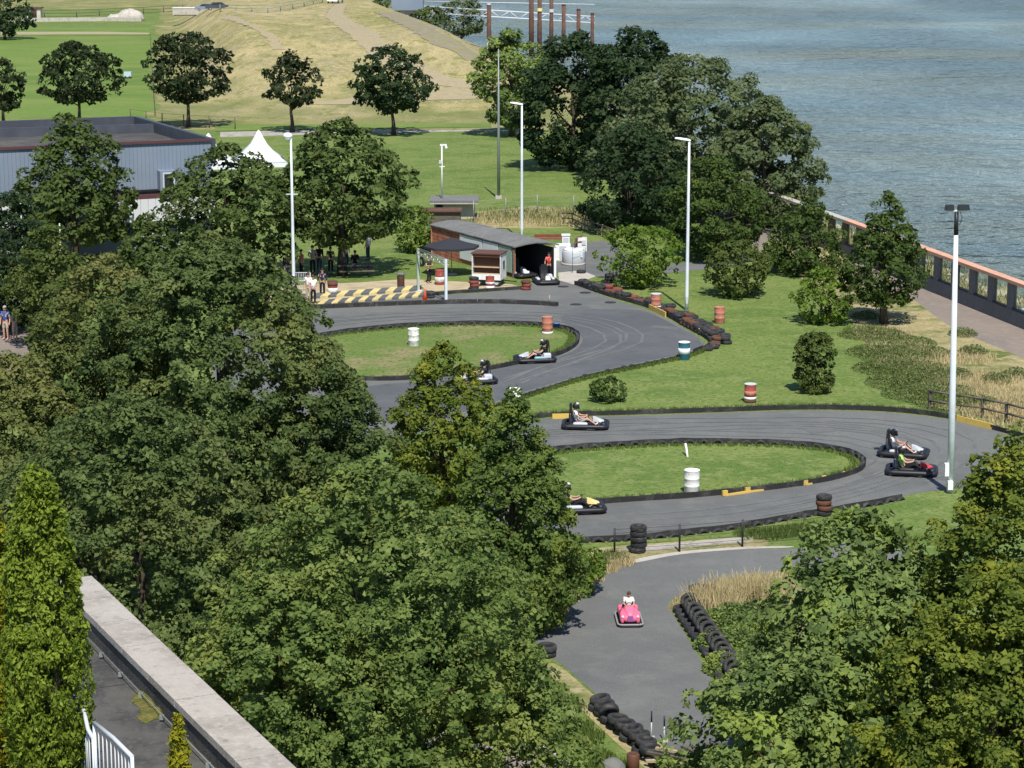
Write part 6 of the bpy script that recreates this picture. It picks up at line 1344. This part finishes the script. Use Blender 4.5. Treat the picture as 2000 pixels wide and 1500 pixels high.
# ------------------------------------------------------------------ pink toy car with a child
P = G(1228, 1213); P.z = 0.008
tc = thing('toy_car', 'pink ride-on toy car with purple grille and grey bumper frame', 'toy car', P, DN + R(2), None, 0.9)
def ringy(x, w_, zb_, zt_, n=12, p_=2.6):
    out = []
    for i in range(n):
        a = 2 * math.pi * (i + .5) / n; ca, sa = math.cos(a), math.sin(a)
        out.append((x, w_ * math.copysign(abs(ca) ** (2 / p_), ca), (zb_ + zt_) / 2 + (zt_ - zb_) / 2 * math.copysign(abs(sa) ** (2 / p_), sa)))
    return out
MB().loft([ringy(-.62, .26, .14, .42), ringy(-.52, .33, .12, .50), ringy(-.30, .36, .12, .52), ringy(-.28, .36, .12, .40), ringy(.04, .36, .12, .40), ringy(.08, .35, .12, .56), ringy(.30, .34, .12, .52), ringy(.50, .31, .12, .44), ringy(.62, .27, .14, .38), ringy(.66, .20, .18, .34)]).build('body', M_pink, tc)
MB().loft([ringy(.08, .22, .45, .60), ringy(.30, .19, .42, .575), ringy(.52, .14, .34, .50), ringy(.64, .10, .26, .40)]).build('bonnet', M_pink, tc)
for s in (-1, 1):
    MB().loft([ringy(x, .085, .12, z) if False else [(a, b + .275 * s, c) for a, b, c in ringy(x, w_, .10, z)] for x, w_, z in ((.16, .04, .36), (.26, .085, .46), (.42, .09, .48), (.58, .075, .40), (.64, .04, .32))]).build('front_wing', M_pink, tc)
    MB().loft([[(a, b + .29 * s, c) for a, b, c in ringy(x, w_, .10, z)] for x, w_, z in ((-.62, .03, .34), (-.5, .08, .46), (-.36, .08, .46), (-.24, .03, .34))]).build('rear_wing', M_pink, tc)
    MB().ball((.63, .265 * s, .34), (.035, .055, .06), 10, 6).build('headlight', M_lens, tc)
    for x in (.40, -.42):
        wh = link('wheel', KT[('kw',)], tc, (x, .30 * s, .12), (math.pi / 2, 0, 0), scale=(.85, .85, .7)); link('rim', KT['rim'], wh)
MB().box((.675, 0, .285), (.035, .20, .19), 0).build('grille', M_purple, tc)
for k in range(4): MB().box((.696, -.066 + .044 * k, .285), (.012, .014, .17)).build('grille_bar', mat('pale_purple', (.42, .2, .42), .4), tc)
MB().prism(rounded(-.27, .06, -.27, .27, 0, 0, .08), .404, .425).build('dark_cockpit_plate', M_darkint, tc)  # flat dark plate, shade of the open cockpit put into its colour
MB().box((-.24, 0, .52), (.08, .40, .26), 0, taper=.85).build('seat_back', M_darkint, tc)
MB().ring((0, 0, 0), .10, .014, 14, 6, Matrix.Translation((.06, 0, .62)) @ Matrix.Rotation(R(-55), 4, 'Y')).build('steering_wheel', M_black, tc)
fr = rounded(-.74, .80, -.44, .44, 0, 0, .16, 6); fr = [(x, y, .105) for x, y in fr]; MB().tube(fr + fr[:2], .034, 8).build('bumper_frame', mat('scuffed_grey_rubber', (0.27, 0.26, 0.26), 0.7), tc)
MB().tube([(x, y, .06) for x, y, z in fr + fr[:2]], .03, 6).build('rubber_skirt', M_black, tc)
person('child in white shirt driving the pink toy car', (P.x, P.y + .12, 0), DN + R(2), 'sit', M_wshirt, M_pinkshirt, M_hairbrown, s=.66, sleeve=.8, dz=.12, long_hair=True)
# ------------------------------------------------------------------ wear on the tracks, ragged lawn edges
M_mark = mat('tyre_mark_asphalt', (0.118, 0.120, 0.117), 0.8, layers=[(0.9, (0.150, 0.151, 0.145), 0.42, 0.58), (6, (0.12, 0.12, 0.118), 0.5, 0.7)])
M_patch = mat('repair_patch_asphalt', (0.118, 0.118, 0.116), 0.85, layers=[(2, (0.14, 0.14, 0.136), 0.45, 0.7)])
MK = [[(1000, 850), (1150, 843), (1400, 836), (1600, 834), (1750, 850), (1800, 880), (1770, 915), (1690, 945), (1500, 985), (1300, 1010), (1120, 1020)],
      [(1000, 846), (1150, 838), (1400, 830), (1600, 828), (1770, 846), (1830, 880), (1790, 925), (1690, 957), (1500, 995), (1300, 1022)],
      [(1200, 846), (1450, 848), (1620, 852), (1730, 872), (1742, 900), (1700, 926), (1560, 966)],
      [(1100, 826), (1250, 824), (1500, 818), (1700, 822), (1860, 850), (1870, 890), (1800, 935), (1720, 962)],
      [(640, 625), (800, 613), (1000, 612), (1150, 622), (1230, 645), (1240, 668), (1170, 690), (1050, 722), (950, 760)],
      [(640, 632), (800, 620), (1000, 618), (1130, 630), (1195, 650), (1200, 672), (1130, 698), (1040, 728), (950, 768)]]
for k, pts in enumerate(MK):
    P_ = resample(catmull(GL(pts), 6), 1.0)
    for w3, o3 in ((0.16, -0.42), (0.16, 0.42)):
        Q_ = []
        for a, b in zip(P_, P_[1:]):
            d = (b - a).normalized(); Q_.append(a + Vector((d.y, -d.x, 0)) * (o3 + 0.2 * math.sin(a.x * .4 + k)))
        ribbon('tyre_mark', Q_, w3, flat, 0.0122 + 0.0010 * k + 0.0003 * o3, M_mark, 0.03)
for k, (px, py, a, b, rz) in enumerate(((1290, 1020, 2.2, .8, .15), (1600, 840, 1.2, 1.0, .3), (760, 612, 2.6, .7, .1), (1300, 640, 1.6, .7, -.5))):
    q = G(px, py); c_, s_ = math.cos(rz), math.sin(rz)
    sheet('asphalt_patch', [(q.x + x * c_ - y * s_, q.y + x * s_ + y * c_) for x, y in ((-a / 2, -b / 2), (a / 2, -b / 2 * .9), (a / 2 * .95, b / 2), (-a / 2, b / 2))], 0.0100 + 0.0003 * k, M_patch)
def edge_discs(P_, off, step=0.5, rad=0.22):
    P_ = resample([Vector((p[0], p[1], 0)) for p in P_], step); out = []
    for a, b in zip(P_, P_[1:]):
        d = (b - a).normalized(); n_ = Vector((d.y, -d.x, 0)); q = a + n_ * off; out.append((q.x, q.y, rad))
    return out
blades('edge_grass', edge_discs(ISL1 + [ISL1[0]], 0.35) + edge_discs(ISL2 + [ISL2[0]], 0.35), 11000, 0.05, 0.20, 0.03, LF_blade, 31)
blades('edge_grass', edge_discs(catmull(GL([(1400, 672), (1372, 687), (1335, 700), (1270, 714), (1150, 739), (1050, 769), (960, 800)]), 6), 0.0), 4000, 0.05, 0.2, 0.03, LF_blade, 32)
blades('edge_grass', edge_discs(catmull(GL([(1040, 818), (1065, 810), (1200, 806), (1400, 800), (1560, 795), (1700, 797), (1800, 805), (1880, 817)]), 6), 0.0), 5000, 0.05, 0.22, 0.03, LF_blade, 33)
blades('edge_grass', edge_discs(catmull(GL([(1045, 1235), (1085, 1183), (1150, 1132), (1230, 1098)]), 6), -0.1) + edge_discs(catmull(GL([(1312, 1190), (1335, 1166), (1380, 1152), (1450, 1136), (1580, 1114)]), 6), 0.1), 4000, 0.05, 0.22, 0.025, LF_straw, 34)
